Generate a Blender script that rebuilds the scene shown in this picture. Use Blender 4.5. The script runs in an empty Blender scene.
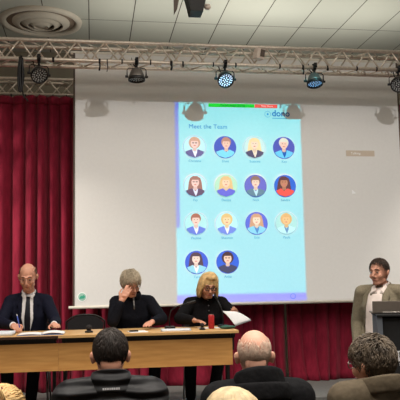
import bpy, bmesh, math, random
from mathutils import Vector, Matrix, Euler
from mathutils.bvhtree import BVHTree
random.seed(7)
SC = bpy.context.scene
COL = SC.collection
V = Vector
PI = math.pi
R = math.radians

# ------------------------------------------------------------------ materials
def lin(c):
    return tuple((x / 12.92 if x <= .04045 else ((x + .055) / 1.055) ** 2.4) for x in [v / 255 for v in c])

def mat(name, rgb, rough=.6, var=.12, scale=18, bump=.0, bscale=60, metal=0, stretch=(1, 1, 1), sheen=0, spec=.4, bdist=.01, rgb2=None):
    m = bpy.data.materials.new(name); m.use_nodes = True
    nt = m.node_tree; N = nt.nodes; L = nt.links
    b = N['Principled BSDF']
    c = lin(rgb)
    tc = N.new('ShaderNodeTexCoord'); mp = N.new('ShaderNodeMapping'); mp.inputs['Scale'].default_value = stretch
    L.new(tc.outputs['Object'], mp.inputs['Vector'])
    nz = N.new('ShaderNodeTexNoise'); nz.inputs['Scale'].default_value = scale; nz.inputs['Detail'].default_value = 4
    L.new(mp.outputs[0], nz.inputs['Vector'])
    rp = N.new('ShaderNodeValToRGB')
    c2 = lin(rgb2) if rgb2 else tuple(min(1, x * (1 + var)) for x in c)
    c1 = c if rgb2 else tuple(x * (1 - var) for x in c)
    rp.color_ramp.elements[0].position = .3; rp.color_ramp.elements[1].position = .7
    rp.color_ramp.elements[0].color = (*c1, 1); rp.color_ramp.elements[1].color = (*c2, 1)
    L.new(nz.outputs['Fac'], rp.inputs['Fac']); L.new(rp.outputs['Color'], b.inputs['Base Color'])
    b.inputs['Roughness'].default_value = rough; b.inputs['Metallic'].default_value = metal
    b.inputs['Specular IOR Level'].default_value = spec
    if sheen:
        b.inputs['Sheen Weight'].default_value = sheen
    if bump:
        n2 = N.new('ShaderNodeTexNoise'); n2.inputs['Scale'].default_value = bscale; n2.inputs['Detail'].default_value = 3
        L.new(mp.outputs[0], n2.inputs['Vector'])
        bp = N.new('ShaderNodeBump'); bp.inputs['Strength'].default_value = bump; bp.inputs['Distance'].default_value = bdist
        L.new(n2.outputs['Fac'], bp.inputs['Height']); L.new(bp.outputs[0], b.inputs['Normal'])
    return m

def emit(name, rgb, s):
    m = mat(name, rgb, .4)
    b = m.node_tree.nodes['Principled BSDF']
    b.inputs['Emission Color'].default_value = (*lin(rgb), 1); b.inputs['Emission Strength'].default_value = s
    return m

def wave_bump(m, scale, strength, dist, direction='Z', distort=1.5):
    nt = m.node_tree; N = nt.nodes; L = nt.links
    tc = N.new('ShaderNodeTexCoord'); w = N.new('ShaderNodeTexWave'); w.bands_direction = direction; w.wave_profile = 'SIN'
    w.inputs['Scale'].default_value = scale; w.inputs['Distortion'].default_value = distort; w.inputs['Detail'].default_value = 1
    L.new(tc.outputs['Object'], w.inputs['Vector'])
    bp = N.new('ShaderNodeBump'); bp.inputs['Strength'].default_value = strength; bp.inputs['Distance'].default_value = dist
    L.new(w.outputs['Fac'], bp.inputs['Height']); L.new(bp.outputs[0], N['Principled BSDF'].inputs['Normal'])
    return m

M = dict(
    floor=mat('floor_carpet', (92, 90, 88), .9, .15, 60, .3, 200),
    stage=mat('stage_grey', (124, 124, 122), .85, .1, 40, .2, 150),
    wall=mat('wall_paint', (150, 138, 120), .9, .05, 3),
    screen=mat('screen_cloth', (231, 229, 226), .85, .015, 30, .03, 300, spec=.1),
    dark_border=mat('screen_border', (96, 84, 76), .8),
    batten=mat('batten_paint', (226, 220, 208), .6, .03),
    curtain=mat('curtain_velvet', (134, 29, 52), .85, .18, 30, .15, 220, stretch=(1, 1, .25), sheen=.08, spec=.15),
    alu=mat('brushed_aluminium', (222, 210, 196), .33, .12, 40, metal=.55),
    alu_dull=mat('dull_aluminium', (150, 140, 132), .5, .12, 40, metal=.6),
    black=mat('black_plastic', (22, 21, 22), .5, .2, 40),
    blackmetal=mat('black_metal', (40, 38, 37), .42, .2, 30, metal=.5),
    lampgrey=mat('lamp_housing_grey', (112, 106, 100), .4, .15, 40, metal=.7),
    lens=mat('lamp_lens_black', (30, 30, 34), .25, .1, 40),
    led_cool=emit('led_cool_white', (205, 225, 255), 1.1),
    led_dim=emit('led_dim_white', (160, 160, 158), .06),
    led_blue=emit('led_blue', (120, 175, 225), .75),
    oak=mat('oak_laminate', (192, 136, 74), .5, .1, 5, .04, 30, stretch=(.7, 8, 8), rgb2=(212, 158, 92)),
    oak_top=mat('oak_top', (206, 164, 108), .42, .1, 5, stretch=(.7, 8, 8)),
    edge=mat('dark_edge_band', (60, 36, 28), .5),
    paper=mat('paper_white', (236, 236, 238), .8, .02, 50),
    paper2=mat('paper_print', (214, 218, 226), .8, .08, 80),
    folder=mat('blue_folder', (120, 140, 190), .6),
    penm=mat('blue_pen', (70, 92, 180), .35),
    red=mat('red_can', (176, 40, 44), .4, .2, 50),
    green=mat('green_case', (20, 78, 58), .45, .15, 40, .1, 150),
    suit=mat('navy_suit', (22, 24, 40), .8, .12, 60, .35, 14, bdist=.03, spec=0.12),
    tie=mat('dark_tie', (24, 25, 34), .5, .15, 90, spec=0.2),
    shirt=mat('white_shirt', (226, 224, 226), .8, .03, 40, .2, 16, bdist=.02),
    pinkshirt=mat('pale_pink_shirt', (240, 226, 220), .8, .03, 40, .25, 16, bdist=.02),
    sweater=mat('black_sweater', (22, 23, 30), .95, .2, 60, .4, 14, bdist=.03, spec=0.1),
    blackcloth=mat('black_cloth', (21, 20, 22), .92, .25, 50, .5, 12, bdist=.03, spec=0.1),
    trousers=mat('dark_trousers', (26, 25, 30), .9, .2, 40, .3, 12, bdist=.02, spec=0.1),
    greycoat=mat('olive_grey_blazer', (134, 125, 106), .85, .12, 70, .5, 11, bdist=.03, spec=0.15),
    olive=mat('olive_brown_jacket', (88, 78, 64), .85, .12, 45, .5, 9, bdist=.03, spec=0.15),
    puffer=wave_bump(mat('black_puffer', (34, 34, 37), .55, .15, 30, spec=.25), 5.2, 1, .02),
    blackcoat=mat('black_coat', (26, 26, 28), .95, .25, 40, .5, 10, bdist=.03, spec=0.1),
    beige=mat('beige_knit', (150, 128, 100), .9, .15, 60, .3, 60),
    shoe=mat('black_shoe', (24, 22, 22), .4, .1, 30),
    skin1=mat('skin_fair', (205, 148, 122), .5, .06, 14, spec=.3),
    skin2=mat('skin_ruddy', (214, 156, 132), .5, .09, 14, spec=.3),
    skin3=mat('skin_pale_pink', (216, 164, 142), .5, .07, 14, spec=.3),
    lips=mat('lips', (160, 88, 80), .5),
    eyew=mat('eye_white', (150, 136, 126), .3),
    iris=mat('iris_dark', (40, 32, 28), .2),
    hair_dark=mat('hair_dark_brown', (46, 38, 34), .6, .35, 40),
    hair_grey=mat('hair_grey', (186, 172, 150), .6, .25, 40),
    hair_grey2=mat('hair_white_grey', (226, 200, 182), .7, .15, 40),
    hair_mix=mat('hair_brown_grey', (62, 52, 44), .6, .5, 26, rgb2=(112, 98, 82)),
    hair_brown=mat('hair_brown', (66, 50, 42), .6, .3, 30),
    hair_blonde=mat('hair_blonde', (218, 182, 126), .5, .25, 30),
    hair_ash=mat('hair_ash_blonde', (206, 184, 146), .5, .25, 26),
    hair_stub=mat('hair_stubble', (120, 92, 76), .7, .15, 40),
    glass_frame=mat('spectacle_frame', (46, 36, 34), .35),
    glass_thin=mat('thin_spectacle_frame', (150, 140, 132), .3, metal=.7),
    lectern_black=mat('lectern_black', (26, 26, 28), .6, .15, 30),
    lectern_side=mat('lectern_grey', (98, 103, 112), .5, .06, 20),
    laptop=mat('laptop_grey', (134, 124, 116), .4, .05, 20, metal=.35),
    laptop_edge=mat('laptop_edge', (206, 200, 196), .3, metal=.6),
    sign_white=mat('sign_white', (215, 215, 220), .6, .02),
    scrunchie=mat('red_scrunchie', (130, 32, 34), .8, .2, 60),
    diffuser=mat('diffuser_white', (214, 198, 180), .6, .04, 10),
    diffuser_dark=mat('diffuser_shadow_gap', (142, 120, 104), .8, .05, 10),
    box=mat('sensor_box', (232, 216, 204), .6, .04),
    chrome=mat('chair_steel', (130, 128, 128), .3, metal=.9),
    seatcloth=mat('chair_cloth', (40, 38, 40), .95, .2, 80, .2, 200),
)

# ceiling tiles
def ceiling_mat():
    m = bpy.data.materials.new('ceiling_tiles'); m.use_nodes = True
    nt = m.node_tree; N = nt.nodes; L = nt.links; b = N['Principled BSDF']; b.inputs['Roughness'].default_value = .9
    g = N.new('ShaderNodeNewGeometry'); mp = N.new('ShaderNodeMapping'); mp.inputs['Location'].default_value = (.045 + 6, .17 + 12, 0)
    L.new(g.outputs['Position'], mp.inputs['Vector'])
    br = N.new('ShaderNodeTexBrick'); br.offset = 0; br.squash = 1
    br.inputs['Scale'].default_value = 1; br.inputs['Brick Width'].default_value = .6; br.inputs['Row Height'].default_value = 1.2
    br.inputs['Mortar Size'].default_value = .007; br.inputs['Mortar Smooth'].default_value = .2
    br.inputs['Color1'].default_value = (*lin((196, 190, 176)), 1); br.inputs['Color2'].default_value = (*lin((190, 185, 172)), 1)
    br.inputs['Mortar'].default_value = (*lin((70, 58, 50)), 1)
    L.new(mp.outputs[0], br.inputs['Vector']); L.new(br.outputs['Color'], b.inputs['Base Color'])
    return m
M['ceiling'] = ceiling_mat()

# ------------------------------------------------------------------ mesh helpers
def link(name, me, m=None, parent=None, smooth=False, **props):
    o = bpy.data.objects.new(name, me); COL.objects.link(o)
    if m is not None:
        me.materials.append(m)
    if parent is not None:
        o.parent = parent
    if smooth:
        me.polygons.foreach_set('use_smooth', [True] * len(me.polygons))
    for k, v in props.items():
        o[k] = v
    return o

def obj(name, bm, m, parent=None, smooth=False, loc=None, **props):
    bmesh.ops.recalc_face_normals(bm, faces=bm.faces)
    me = bpy.data.meshes.new(name); bm.to_mesh(me); bm.free()
    o = link(name, me, m, parent, smooth, **props)
    if loc: o.location = loc
    return o

def thing(name, label, cat, loc=(0, 0, 0), rotz=0, group=None):
    o = bpy.data.objects.new(name, None); COL.objects.link(o); o.empty_display_size = .1
    o.location = loc; o.rotation_euler = (0, 0, rotz); o['label'] = label; o['category'] = cat
    if group: o['group'] = group
    return o

def tag(o, label, cat, group=None):
    o['label'] = label; o['category'] = cat
    if group: o['group'] = group
    return o

def dup(root, loc, rotz, label, group=None):
    r = root.copy(); COL.objects.link(r); r.location = loc; r.rotation_euler = (0, 0, rotz); r['label'] = label
    if group: r['group'] = group
    for ch in list(root.children):
        c = ch.copy(); COL.objects.link(c); c.parent = r
        for g in ch.children:
            d = g.copy(); COL.objects.link(d); d.parent = c
    return r

def B(): return bmesh.new()

def box(bm, c, s, rot=None, bev=0):
    mtx = Matrix.Translation(V(c)) @ (rot.to_matrix().to_4x4() if rot else Matrix.Identity(4)) @ Matrix.Diagonal((s[0], s[1], s[2], 1))
    r = bmesh.ops.create_cube(bm, size=1, matrix=mtx)
    if bev:
        es = list({e for v in r['verts'] for e in v.link_edges})
        bmesh.ops.bevel(bm, geom=es, offset=bev, segments=2, affect='EDGES', profile=.5)
    return bm

def frame_axes(t, side=None):
    t = t.normalized()
    s = side if side is not None else (V((0, 0, 1)) if abs(t.z) < .9 else V((1, 0, 0)))
    a = (s - t * s.dot(t))
    if a.length < 1e-5:
        a = V((0, 1, 0)) - t * t.y
    a.normalize()
    return a, t.cross(a).normalized()

def tube(bm, pts, radii, side=None, n=12, closed=True, loop=False):
    """swept tube; radii: number or (a, b) per point, a along side"""
    pts = [V(p) for p in pts]; k = len(pts)
    if not isinstance(radii, (list, tuple)) or (len(radii) == 2 and k != 2 and not isinstance(radii[0], (list, tuple))):
        radii = [radii] * k
    rings = []; prev = None
    for i, p in enumerate(pts):
        if loop: t = pts[(i + 1) % k] - pts[i - 1]
        else: t = pts[min(i + 1, k - 1)] - pts[max(i - 1, 0)]
        a, b = frame_axes(t, side if side is not None else prev)
        prev = a
        r = radii[i]; ra, rb = (r if isinstance(r, (list, tuple)) else (r, r))
        rings.append([bm.verts.new(p + a * (ra * math.cos(2 * PI * j / n)) + b * (rb * math.sin(2 * PI * j / n))) for j in range(n)])
    for i in range(k if loop else k - 1):
        A, C = rings[i], rings[(i + 1) % k]
        for j in range(n):
            bm.faces.new((A[j], A[(j + 1) % n], C[(j + 1) % n], C[j]))
    if closed and not loop:
        bm.faces.new(rings[0][::-1]); bm.faces.new(rings[-1])
    return bm

def cap(bm, p0, p1, r0, r1, n=14):
    p0, p1 = V(p0), V(p1); t = (p1 - p0)
    if t.length < 1e-6: t = V((0, 0, 1))
    t.normalize()
    pts, rr = [], []
    for a in (85, 60, 30): pts.append(p0 - t * r0 * math.sin(R(a))); rr.append(r0 * math.cos(R(a)))
    pts += [p0, p1]; rr += [r0, r1]
    for a in (30, 60, 85): pts.append(p1 + t * r1 * math.sin(R(a))); rr.append(r1 * math.cos(R(a)))
    a, b = frame_axes(t); rings = []
    for p, r in zip(pts, rr):
        rings.append([bm.verts.new(p + a * (r * math.cos(2 * PI * j / n)) + b * (r * math.sin(2 * PI * j / n))) for j in range(n)])
    for A, C in zip(rings, rings[1:]):
        for j in range(n):
            bm.faces.new((A[j], A[(j + 1) % n], C[(j + 1) % n], C[j]))
    bm.faces.new(rings[0][::-1]); bm.faces.new(rings[-1])

def ell(bm, c, r, rot=None, seg=20, rings=12, mtx=None):
    m4 = (mtx or Matrix.Identity(4)) @ Matrix.Translation(V(c)) @ (rot.to_matrix().to_4x4() if rot else Matrix.Identity(4)) @ Matrix.Diagonal((r[0], r[1], r[2], 1))
    bmesh.ops.create_uvsphere(bm, u_segments=seg, v_segments=rings, radius=1, matrix=m4)

def cyl(bm, p0, p1, r0, r1=None, n=20):
    return tube(bm, [p0, p1], [r0, r0 if r1 is None else r1], n=n)

def lathe(bm, prof, c, n=32, axis='z', closed=False):
    rings = []
    for r, h in prof:
        rings.append([bm.verts.new(V(c) + V((r * math.cos(2 * PI * j / n), r * math.sin(2 * PI * j / n), h))) for j in range(n)])
    for A, C in zip(rings, rings[1:]):
        for j in range(n):
            bm.faces.new((A[j], A[(j + 1) % n], C[(j + 1) % n], C[j]))
    if closed:
        bm.faces.new(rings[0][::-1]); bm.faces.new(rings[-1])
    return bm

def prism(bm, poly, axis, d0, d1):
    """extrude a 2d polygon (u,v) along axis ('x': u=y v=z, 'y': u=x v=z, 'z': u=x v=y)"""
    def P(u, v, d): return {'x': (d, u, v), 'y': (u, d, v), 'z': (u, v, d)}[axis]
    a = [bm.verts.new(P(u, v, d0)) for u, v in poly]; b = [bm.verts.new(P(u, v, d1)) for u, v in poly]
    k = len(poly)
    bm.faces.new(a); bm.faces.new(b[::-1])
    for i in range(k): bm.faces.new((a[i], b[i], b[(i + 1) % k], a[(i + 1) % k]))
    return bm

def fuse(name, bm, voxel, smooth, m, parent, factor=.5, **props):
    bmesh.ops.recalc_face_normals(bm, faces=bm.faces)
    me = bpy.data.meshes.new('tmp'); bm.to_mesh(me); bm.free()
    o = bpy.data.objects.new('tmp', me); COL.objects.link(o)
    md = o.modifiers.new('r', 'REMESH'); md.mode = 'VOXEL'; md.voxel_size = voxel; md.use_smooth_shade = True
    if smooth:
        s = o.modifiers.new('s', 'SMOOTH'); s.iterations = smooth; s.factor = factor
    dg = bpy.context.evaluated_depsgraph_get()
    res = bpy.data.meshes.new_from_object(o.evaluated_get(dg)); res.name = name
    bpy.data.objects.remove(o); bpy.data.meshes.remove(me)
    res.materials.clear()
    return link(name, res, m, parent, True, **props)

def bvh_of(*objs):
    vs, ps = [], []
    for o in objs:
        b = len(vs); vs += [v.co.copy() for v in o.data.vertices]; ps += [tuple(b + i for i in p.vertices) for p in o.data.polygons]
    return BVHTree.FromPolygons(vs, ps)

def patch(name, poly, bvh, off, m, parent, thick=.004, sign=-1, cuts=3, **props):
    """a cloth piece laid on the front (sign -1) or back (sign 1) of a surface, outlined in x,z"""
    bm = B()
    vs = [bm.verts.new((x, 0, z)) for x, z in poly]; bm.faces.new(vs)
    bmesh.ops.triangulate(bm, faces=bm.faces[:])
    for _ in range(cuts):
        bmesh.ops.subdivide_edges(bm, edges=[e for e in bm.edges if e.calc_length() > .02], cuts=1, use_grid_fill=True)
        bmesh.ops.triangulate(bm, faces=[f for f in bm.faces if len(f.verts) > 3])
    miss, last = [], None
    ys = []
    for v in bm.verts:
        h = bvh.ray_cast(V((v.co.x, sign * 1.0, v.co.z)), V((0, -sign, 0)))
        if h[0] is not None: v.co.y = h[0].y + sign * off; ys.append((v.co.copy()))
        else: miss.append(v)
    for v in miss:
        if ys: v.co.y = min(ys, key=lambda q: (q.x - v.co.x) ** 2 + (q.z - v.co.z) ** 2).y
    o = obj(name, bm, m, parent, True, **props)
    s = o.modifiers.new('solid', 'SOLIDIFY'); s.thickness = thick; s.offset = 0
    return o

# ------------------------------------------------------------------ setting
def struct(name, c, s, m):
    o = obj(name, box(B(), c, s), m); o['kind'] = 'structure'; return o
struct('floor', (1, 3.95, -.05), (13, 14.1, .1), M['floor'])
struct('ceiling', (1, 3.95, 5.15), (13, 14.1, .1), M['ceiling'])
struct('wall_back', (1, 10.95, 2.5), (13, .1, 5.2), M['wall'])
struct('wall_left', (-5.45, 3.95, 2.5), (.1, 14.1, 5.2), M['wall'])
struct('wall_right', (7.45, 3.95, 2.5), (.1, 14.1, 5.2), M['wall'])
struct('wall_rear', (1, -3.05, 2.5), (13, .1, 5.2), M['wall'])
bm = B(); prism(bm, [(-5.3, 5.4), (1.75, 5.4), (1.75, 7.0), (7.3, 7.0), (7.3, 8.9), (-5.3, 8.9)], 'z', 0.001, .3)
st = obj('stage_platform', bm, M['stage']); st['kind'] = 'structure'

# ------------------------------------------------------------------ ceiling things
t = thing('ceiling_diffuser', 'large round white ring vent in the ceiling above the left curtain', 'ceiling vent', (-.70, 9.56, 5.1))
rr = [(.56, 0), (.545, -.03), (.50, -.045), (.455, -.02)]
obj('outer_ring', lathe(B(), [(.56, -.001), (.55, -.035), (.50, -.05), (.47, -.03), (.47, -.001)], (0, 0, 0), 48), M['diffuser'], t, True)
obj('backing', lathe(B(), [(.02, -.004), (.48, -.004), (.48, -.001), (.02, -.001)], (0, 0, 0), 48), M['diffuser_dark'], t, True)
for a, b, d in ((.39, .30, .045), (.27, .19, .06), (.16, .10, .07)):
    obj('ring', lathe(B(), [(a, -.012), (a, -.03), (b, -d - .02), (b - .012, -d - .02), (b - .005, -d), (a - .02, -.012)], (0, 0, 0), 48), M['diffuser'], t, True)
obj('centre_disc', lathe(B(), [(.001, -.075), (.08, -.07), (.085, -.055), (.001, -.05)], (0, 0, 0), 32), M['diffuser'], t, True)

t = thing('hanging_speaker', 'dark tapering box hanging from the ceiling at the top of the picture', 'speaker', (1.0, 6.5, 5.1))
bm = B()
v = [bm.verts.new(p) for p in [(-.06, -.08, -1.02), (.06, -.08, -1.02), (.06, .1, -1.02), (-.06, .1, -1.02), (-.13, -.12, -.70), (.13, -.12, -.70), (.13, .12, -.70), (-.13, .12, -.70)]]
for f in ((0, 1, 2, 3), (4, 7, 6, 5), (0, 4, 5, 1), (1, 5, 6, 2), (2, 6, 7, 3), (3, 7, 4, 0)): bm.faces.new([v[i] for i in f])
obj('cabinet', bm, M['black'], t)
bm = B(); prism(bm, [(-.215, -1.035), (-.185, -.98), (-.125, -.70), (-.155, -.70), (-.215, -.88)], 'y', -.01, .03); obj('side_bracket', bm, M['dark_border'], t)
bm = B(); tube(bm, [(0, 0, 0), (0, 0, -.69), (-.05, .01, -.695), (-.15, .01, -.705)], .018, n=8); obj('drop_rod', bm, M['black'], t)
bm = B(); ell(bm, (.115, 0, -.945), (.035, .03, .03)); obj('sensor_eye', bm, M['box'], t, True)

# ------------------------------------------------------------------ trusses
def truss(label, y0, y1, z0, z1, x0, x1, r, per, ph):
    t = thing('lighting_truss', label, 'truss', ((x0 + x1) / 2, (y0 + y1) / 2, z0), 0, 'box trusses over the stage')
    ox, oy, oz = t.location
    for (y, z) in ((y0, z0), (y1, z0), (y0, z1), (y1, z1)):
        obj('chord', tube(B(), [(x0 - ox, y - oy, z - oz), (x1 - ox, y - oy, z - oz)], [r, r], n=14), M['alu'], t, True)
    for (A, Bq, s) in (((y0, z0), (y0, z1), 0), ((y1, z0), (y1, z1), .5), ((y0, z0), (y1, z0), .25), ((y0, z1), (y1, z1), .75)):
        bm = B(); x = x0 + (s + ph) * per; k = 0
        while x < x1 - per / 2:
            a, b = (A, Bq) if k % 2 == 0 else (Bq, A)
            tube(bm, [(x - ox, a[0] - oy, a[1] - oz), (x + per / 2 - ox, b[0] - oy, b[1] - oz)], [.009, .009], n=8)
            x += per / 2; k += 1
        obj('lattice', bm, M['alu'], t, True)
    return t
truss('front silver box truss carrying the row of stage lamps', 7.2, 7.42, 3.80, 4.005, -3.6, 5.6, .021, .29, .35)
truss('rear silver box truss carrying the red curtains behind the screen', 8.34, 8.52, 3.73, 3.92, -3.6, 5.6, .02, .32, .1)

# ------------------------------------------------------------------ curtains
def curtain(label, x0, x1, seed):
    rnd = random.Random(seed)
    t = thing('stage_curtain', label, 'curtain', ((x0 + x1) / 2, 8.2, .3), 0, 'red stage curtains')
    ox, oy, oz = t.location
    nx, nz = int((x1 - x0) * 110), 44
    ph = [rnd.uniform(0, 6.3) for _ in range(8)]
    def fold(x, q):                     # q 0 bottom .. 1 top
        w = x + .05 * math.sin(2.1 * x + ph[0]) + .03 * math.sin(5.3 * x + ph[1]) + .025 * (1 - q) * math.sin(3.1 * x + ph[5])
        a = .055 * (1 + .5 * math.sin(1.7 * x + ph[2]))
        f = .03 - 1.6 * a * abs(math.sin(w * 20 + ph[3] + .6 * math.sin(w * 3.1))) ** .6 + .03 * math.sin(w * 9.5 + ph[4] + .5 * q) + .007 * math.sin(w * 47 + ph[6])
        return f * (1.15 - .45 * q)
    bm = B(); g = []
    ztop = 3.62
    for k in range(nz + 1):
        q = k / nz; z = .302 + (ztop - .302) * q - oz; row = []
        for i in range(nx + 1):
            x = x0 + (x1 - x0) * i / nx
            y = fold(x, q)
            flare = max(0, .10 - q) / .10
            row.append(bm.verts.new((x - ox + .03 * flare * min(1, (x - x0) * 4, (x1 - x) * 4) * math.sin(7 * x + ph[7]), y - .10 * flare * flare * (.6 + .4 * math.sin(9 * x + ph[1])), z)))
        g.append(row)
    for k in range(nz):
        for i in range(nx): bm.faces.new((g[k][i], g[k][i + 1], g[k + 1][i + 1], g[k + 1][i]))
    c = obj('drape', bm, M['curtain'], t, True)
    s = c.modifiers.new('solid', 'SOLIDIFY'); s.thickness = .006
    bm = B(); g = []
    for k in range(6):
        q = k / 5; row = []
        for i in range(nx + 1):
            x = x0 + (x1 - x0) * i / nx
            row.append(bm.verts.new((x - ox, fold(x, .96) - .02 - .012 * math.sin(PI * q) + .006 * math.sin(x * 90 + ph[2]), 3.565 + .095 * q + .003 * math.sin(x * 27 + ph[3]) * (1 - q) - oz)))
        g.append(row)
    for k in range(5):
        for i in range(nx): bm.faces.new((g[k][i], g[k][i + 1], g[k + 1][i + 1], g[k + 1][i]))
    c = obj('gathered_heading', bm, M['curtain'], t, True)
    s = c.modifiers.new('solid', 'SOLIDIFY'); s.thickness = .006
    k = int((x1 - x0) / .11)
    bm = B(); tube(bm, [V((0, .035 * math.cos(a), .04 * math.sin(a))) for a in [2 * PI * j / 12 for j in range(12)]], .006, n=6, loop=True)
    rg = obj('curtain_ring', bm, M['blackmetal'], t, True); n_ = int((x1 - x0) / .16)
    for i in range(n_):
        q = rg if i == 0 else rg.copy()
        if i: COL.objects.link(q)
        q.location = (x0 + .06 + i * .16 - ox, .06, 3.672 - oz)
curtain('left red velvet stage curtain in vertical folds behind the seated speakers', -3.4, 2.26, 3)
curtain('right red velvet stage curtain in folds behind the standing man', 2.285, 5.5, 11)

# ------------------------------------------------------------------ projection screen
SY = 7.95
t = thing('projection_screen', 'wide white projection screen hanging behind the speakers', 'projection screen', (1.75, SY, 1.2))
def scr(x, z, d=0): return V((x - 1.75, -d, z - 1.2))
bm = B(); box(bm, scr((-.195 + 3.71) / 2, (1.235 + 4.12) / 2) + V((0, .006, 0)), (3.905, .012, 2.885)); obj('screen_cloth', bm, M['screen'], t)
for x in (-.205, 3.72): obj('side_edging', box(B(), scr(x, 2.68) + V((0, .006, 0)), (.02, .016, 2.89)), M['dark_border'], t)
bm = B(); tube(bm, [scr(-.26, 1.222), scr(3.78, 1.222)], [.016, .016], n=12); obj('bottom_batten', bm, M['batten'], t, True)
bm = B(); box(bm, scr(1.75, 4.135) + V((0, .03, 0)), (4.0, .06, .035), bev=.006); obj('top_case', bm, M['batten'], t)
# round logo near the lower left corner
def disc(x, z, r, d, th=.001, n=32):
    bm = B(); prism(bm, [(x - 1.75 + r * math.cos(2 * PI * j / n), z - 1.2 + r * math.sin(2 * PI * j / n)) for j in range(n)], 'y', -d, -d + th); return bm
lg = obj('corner_logo', disc(-.113, 1.337, .052, .002), mat('logo_white', (250, 252, 250), .7, .01), t)
obj('logo_disc', disc(-.113, 1.337, .042, .0035), mat('logo_mint', (160, 205, 188), .7, .05), lg)
bm = B(); prism(bm, [(-1.895, .115), (-1.845, .12), (-1.828, .135), (-1.84, .155), (-1.855, .16), (-1.85, .148), (-1.87, .15), (-1.885, .14)], 'y', -.0045, -.0035)
obj('logo_mark', bm, mat('logo_green', (60, 170, 140), .7, .05), lg)

tb = obj('talking_bar', box(B(), scr(3.20, 2.985, .002), (.36, .001, .07)), mat('overlay_grey', (206, 190, 172), .9, .02), t)
TALK = tb
bm = B(); prism(bm, [(1.325, 1.29), (1.325, 1.345), (1.375, 1.30)], 'y', -.003, -.002); obj('pointer_arrow', bm, mat('overlay_white', (252, 252, 252), .9, .0), t)

# the projected slide: flat picture lying on the cloth
t = thing('projected_slide', 'pale cyan slide of round staff portraits shown on the screen', 'slide', (1.75, SY, 1.2))
_mc = {}
def pc(rgb):
    if rgb not in _mc: _mc[rgb] = mat('print_%02x%02x%02x' % rgb, rgb, .9, .03, 60, spec=.0)
    return _mc[rgb]
def clip_circle(poly, cx, cz, r):
    out = []
    for x, z in poly:
        d = math.hypot(x - cx, z - cz)
        if d > r: x, z = cx + (x - cx) * r / d, cz + (z - cz) * r / d
        out.append((x, z))
    return out
GROW = None
def flat(name, poly, d, rgb, parent):
    if GROW:
        gx, gz, gr = GROW
        poly = clip_circle([(gx + (x - gx) * 1.28, gz - .125 + (z - gz + .115) * 1.17) for x, z in poly], gx, gz, gr)
    bm = B(); prism(bm, [(x - 1.75, z - 1.2) for x, z in poly], 'y', -d, -d + .0008); return obj(name, bm, pc(rgb), parent)
def oval(cx, cz, rx, rz, n=24, a0=0, a1=2 * PI):
    return [(cx + rx * math.cos(a0 + (a1 - a0) * j / n), cz + rz * math.sin(a0 + (a1 - a0) * j / n)) for j in range(n + (a1 - a0 < 6.2))]
SKY = (176, 232, 240)
W_ = (236, 240, 246)
faces = [  # background, rim, hair, hair length (0 short, 1 bob, 2 long), skin, clothes, shirt, glasses, head dx, names
    ((190, 232, 236), (170, 196, 222), (206, 164, 140), 1, (238, 205, 196), (112, 104, 150), (235, 235, 245), 1, 0, 'Christine'),
    ((82, 96, 186), (92, 120, 200), (190, 140, 120), 0, (236, 196, 176), (130, 214, 240), None, 0, .01, 'Dave'),
    ((196, 226, 224), (176, 206, 214), (236, 214, 164), 2, (242, 212, 190), (92, 84, 110), (235, 220, 200), 0, 0, 'Suzanne'),
    ((86, 92, 176), (92, 112, 196), (222, 220, 200), 0, (232, 196, 176), (110, 200, 240), (40, 90, 170), 0, 0, 'Ken'),
    ((188, 232, 238), (168, 198, 224), (164, 118, 106), 2, (236, 200, 190), (108, 90, 112), (220, 225, 245), 1, 0, 'Fay'),
    ((182, 224, 196), (190, 216, 182), (226, 190, 136), 2, (240, 206, 176), (112, 112, 212), None, 0, 0, 'Denise'),
    ((112, 112, 196), (90, 104, 170), (146, 116, 104), 0, (236, 206, 186), (108, 136, 152), (190, 226, 236), 0, 0, 'Nick'),
    ((62, 108, 206), (80, 120, 206), (104, 70, 72), 2, (190, 132, 104), (240, 92, 84), None, 0, -.01, 'Sandra'),
    ((176, 226, 226), (160, 196, 214), (172, 112, 96), 0, (240, 206, 192), (112, 130, 216), (230, 235, 245), 0, 0, 'Pauline'),
    ((182, 234, 242), (170, 202, 226), (222, 190, 130), 1, (240, 210, 166), (120, 140, 222), (230, 235, 245), 0, 0, 'Shannon'),
    ((100, 112, 212), (92, 116, 206), (206, 160, 128), 2, (240, 216, 192), (140, 208, 232), (90, 140, 200), 0, 0, 'Erin'),
    ((172, 220, 216), (166, 200, 210), (222, 178, 120), 1, (238, 194, 140), (190, 234, 238), (110, 150, 190), 0, 0, 'Paula'),
    ((76, 100, 206), (86, 108, 206), (96, 76, 84), 2, (236, 208, 194), (150, 208, 226), (240, 240, 245), 0, -.005, 'Tara'),
    ((66, 102, 210), (80, 110, 206), (84, 62, 66), 1, (236, 200, 178), (78, 78, 104), None, 1, 0, 'Anita'),
]
def text(name, body, size, x, z, d, rgb, parent, align='CENTER', bold=0):
    cu = bpy.data.curves.new(name, 'FONT'); cu.body = body; cu.size = size; cu.align_x = align; cu.extrude = .0004; cu.offset = bold
    cu.resolution_u = 3
    o = bpy.data.objects.new('tmp_text', cu); COL.objects.link(o)
    me = bpy.data.meshes.new_from_object(o.evaluated_get(bpy.context.evaluated_depsgraph_get())); bpy.data.objects.remove(o)
    me.transform(Matrix.Translation(V((x, -d, z))) @ Matrix.Rotation(R(90), 4, 'X'))
    me.materials.clear(); me.name = name
    return link(name, me, pc(rgb) if isinstance(rgb, tuple) else rgb, parent)
CX = [1.178, 1.540, 1.893, 2.250]; CZ = [3.042, 2.584, 2.144, 1.700]
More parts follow.
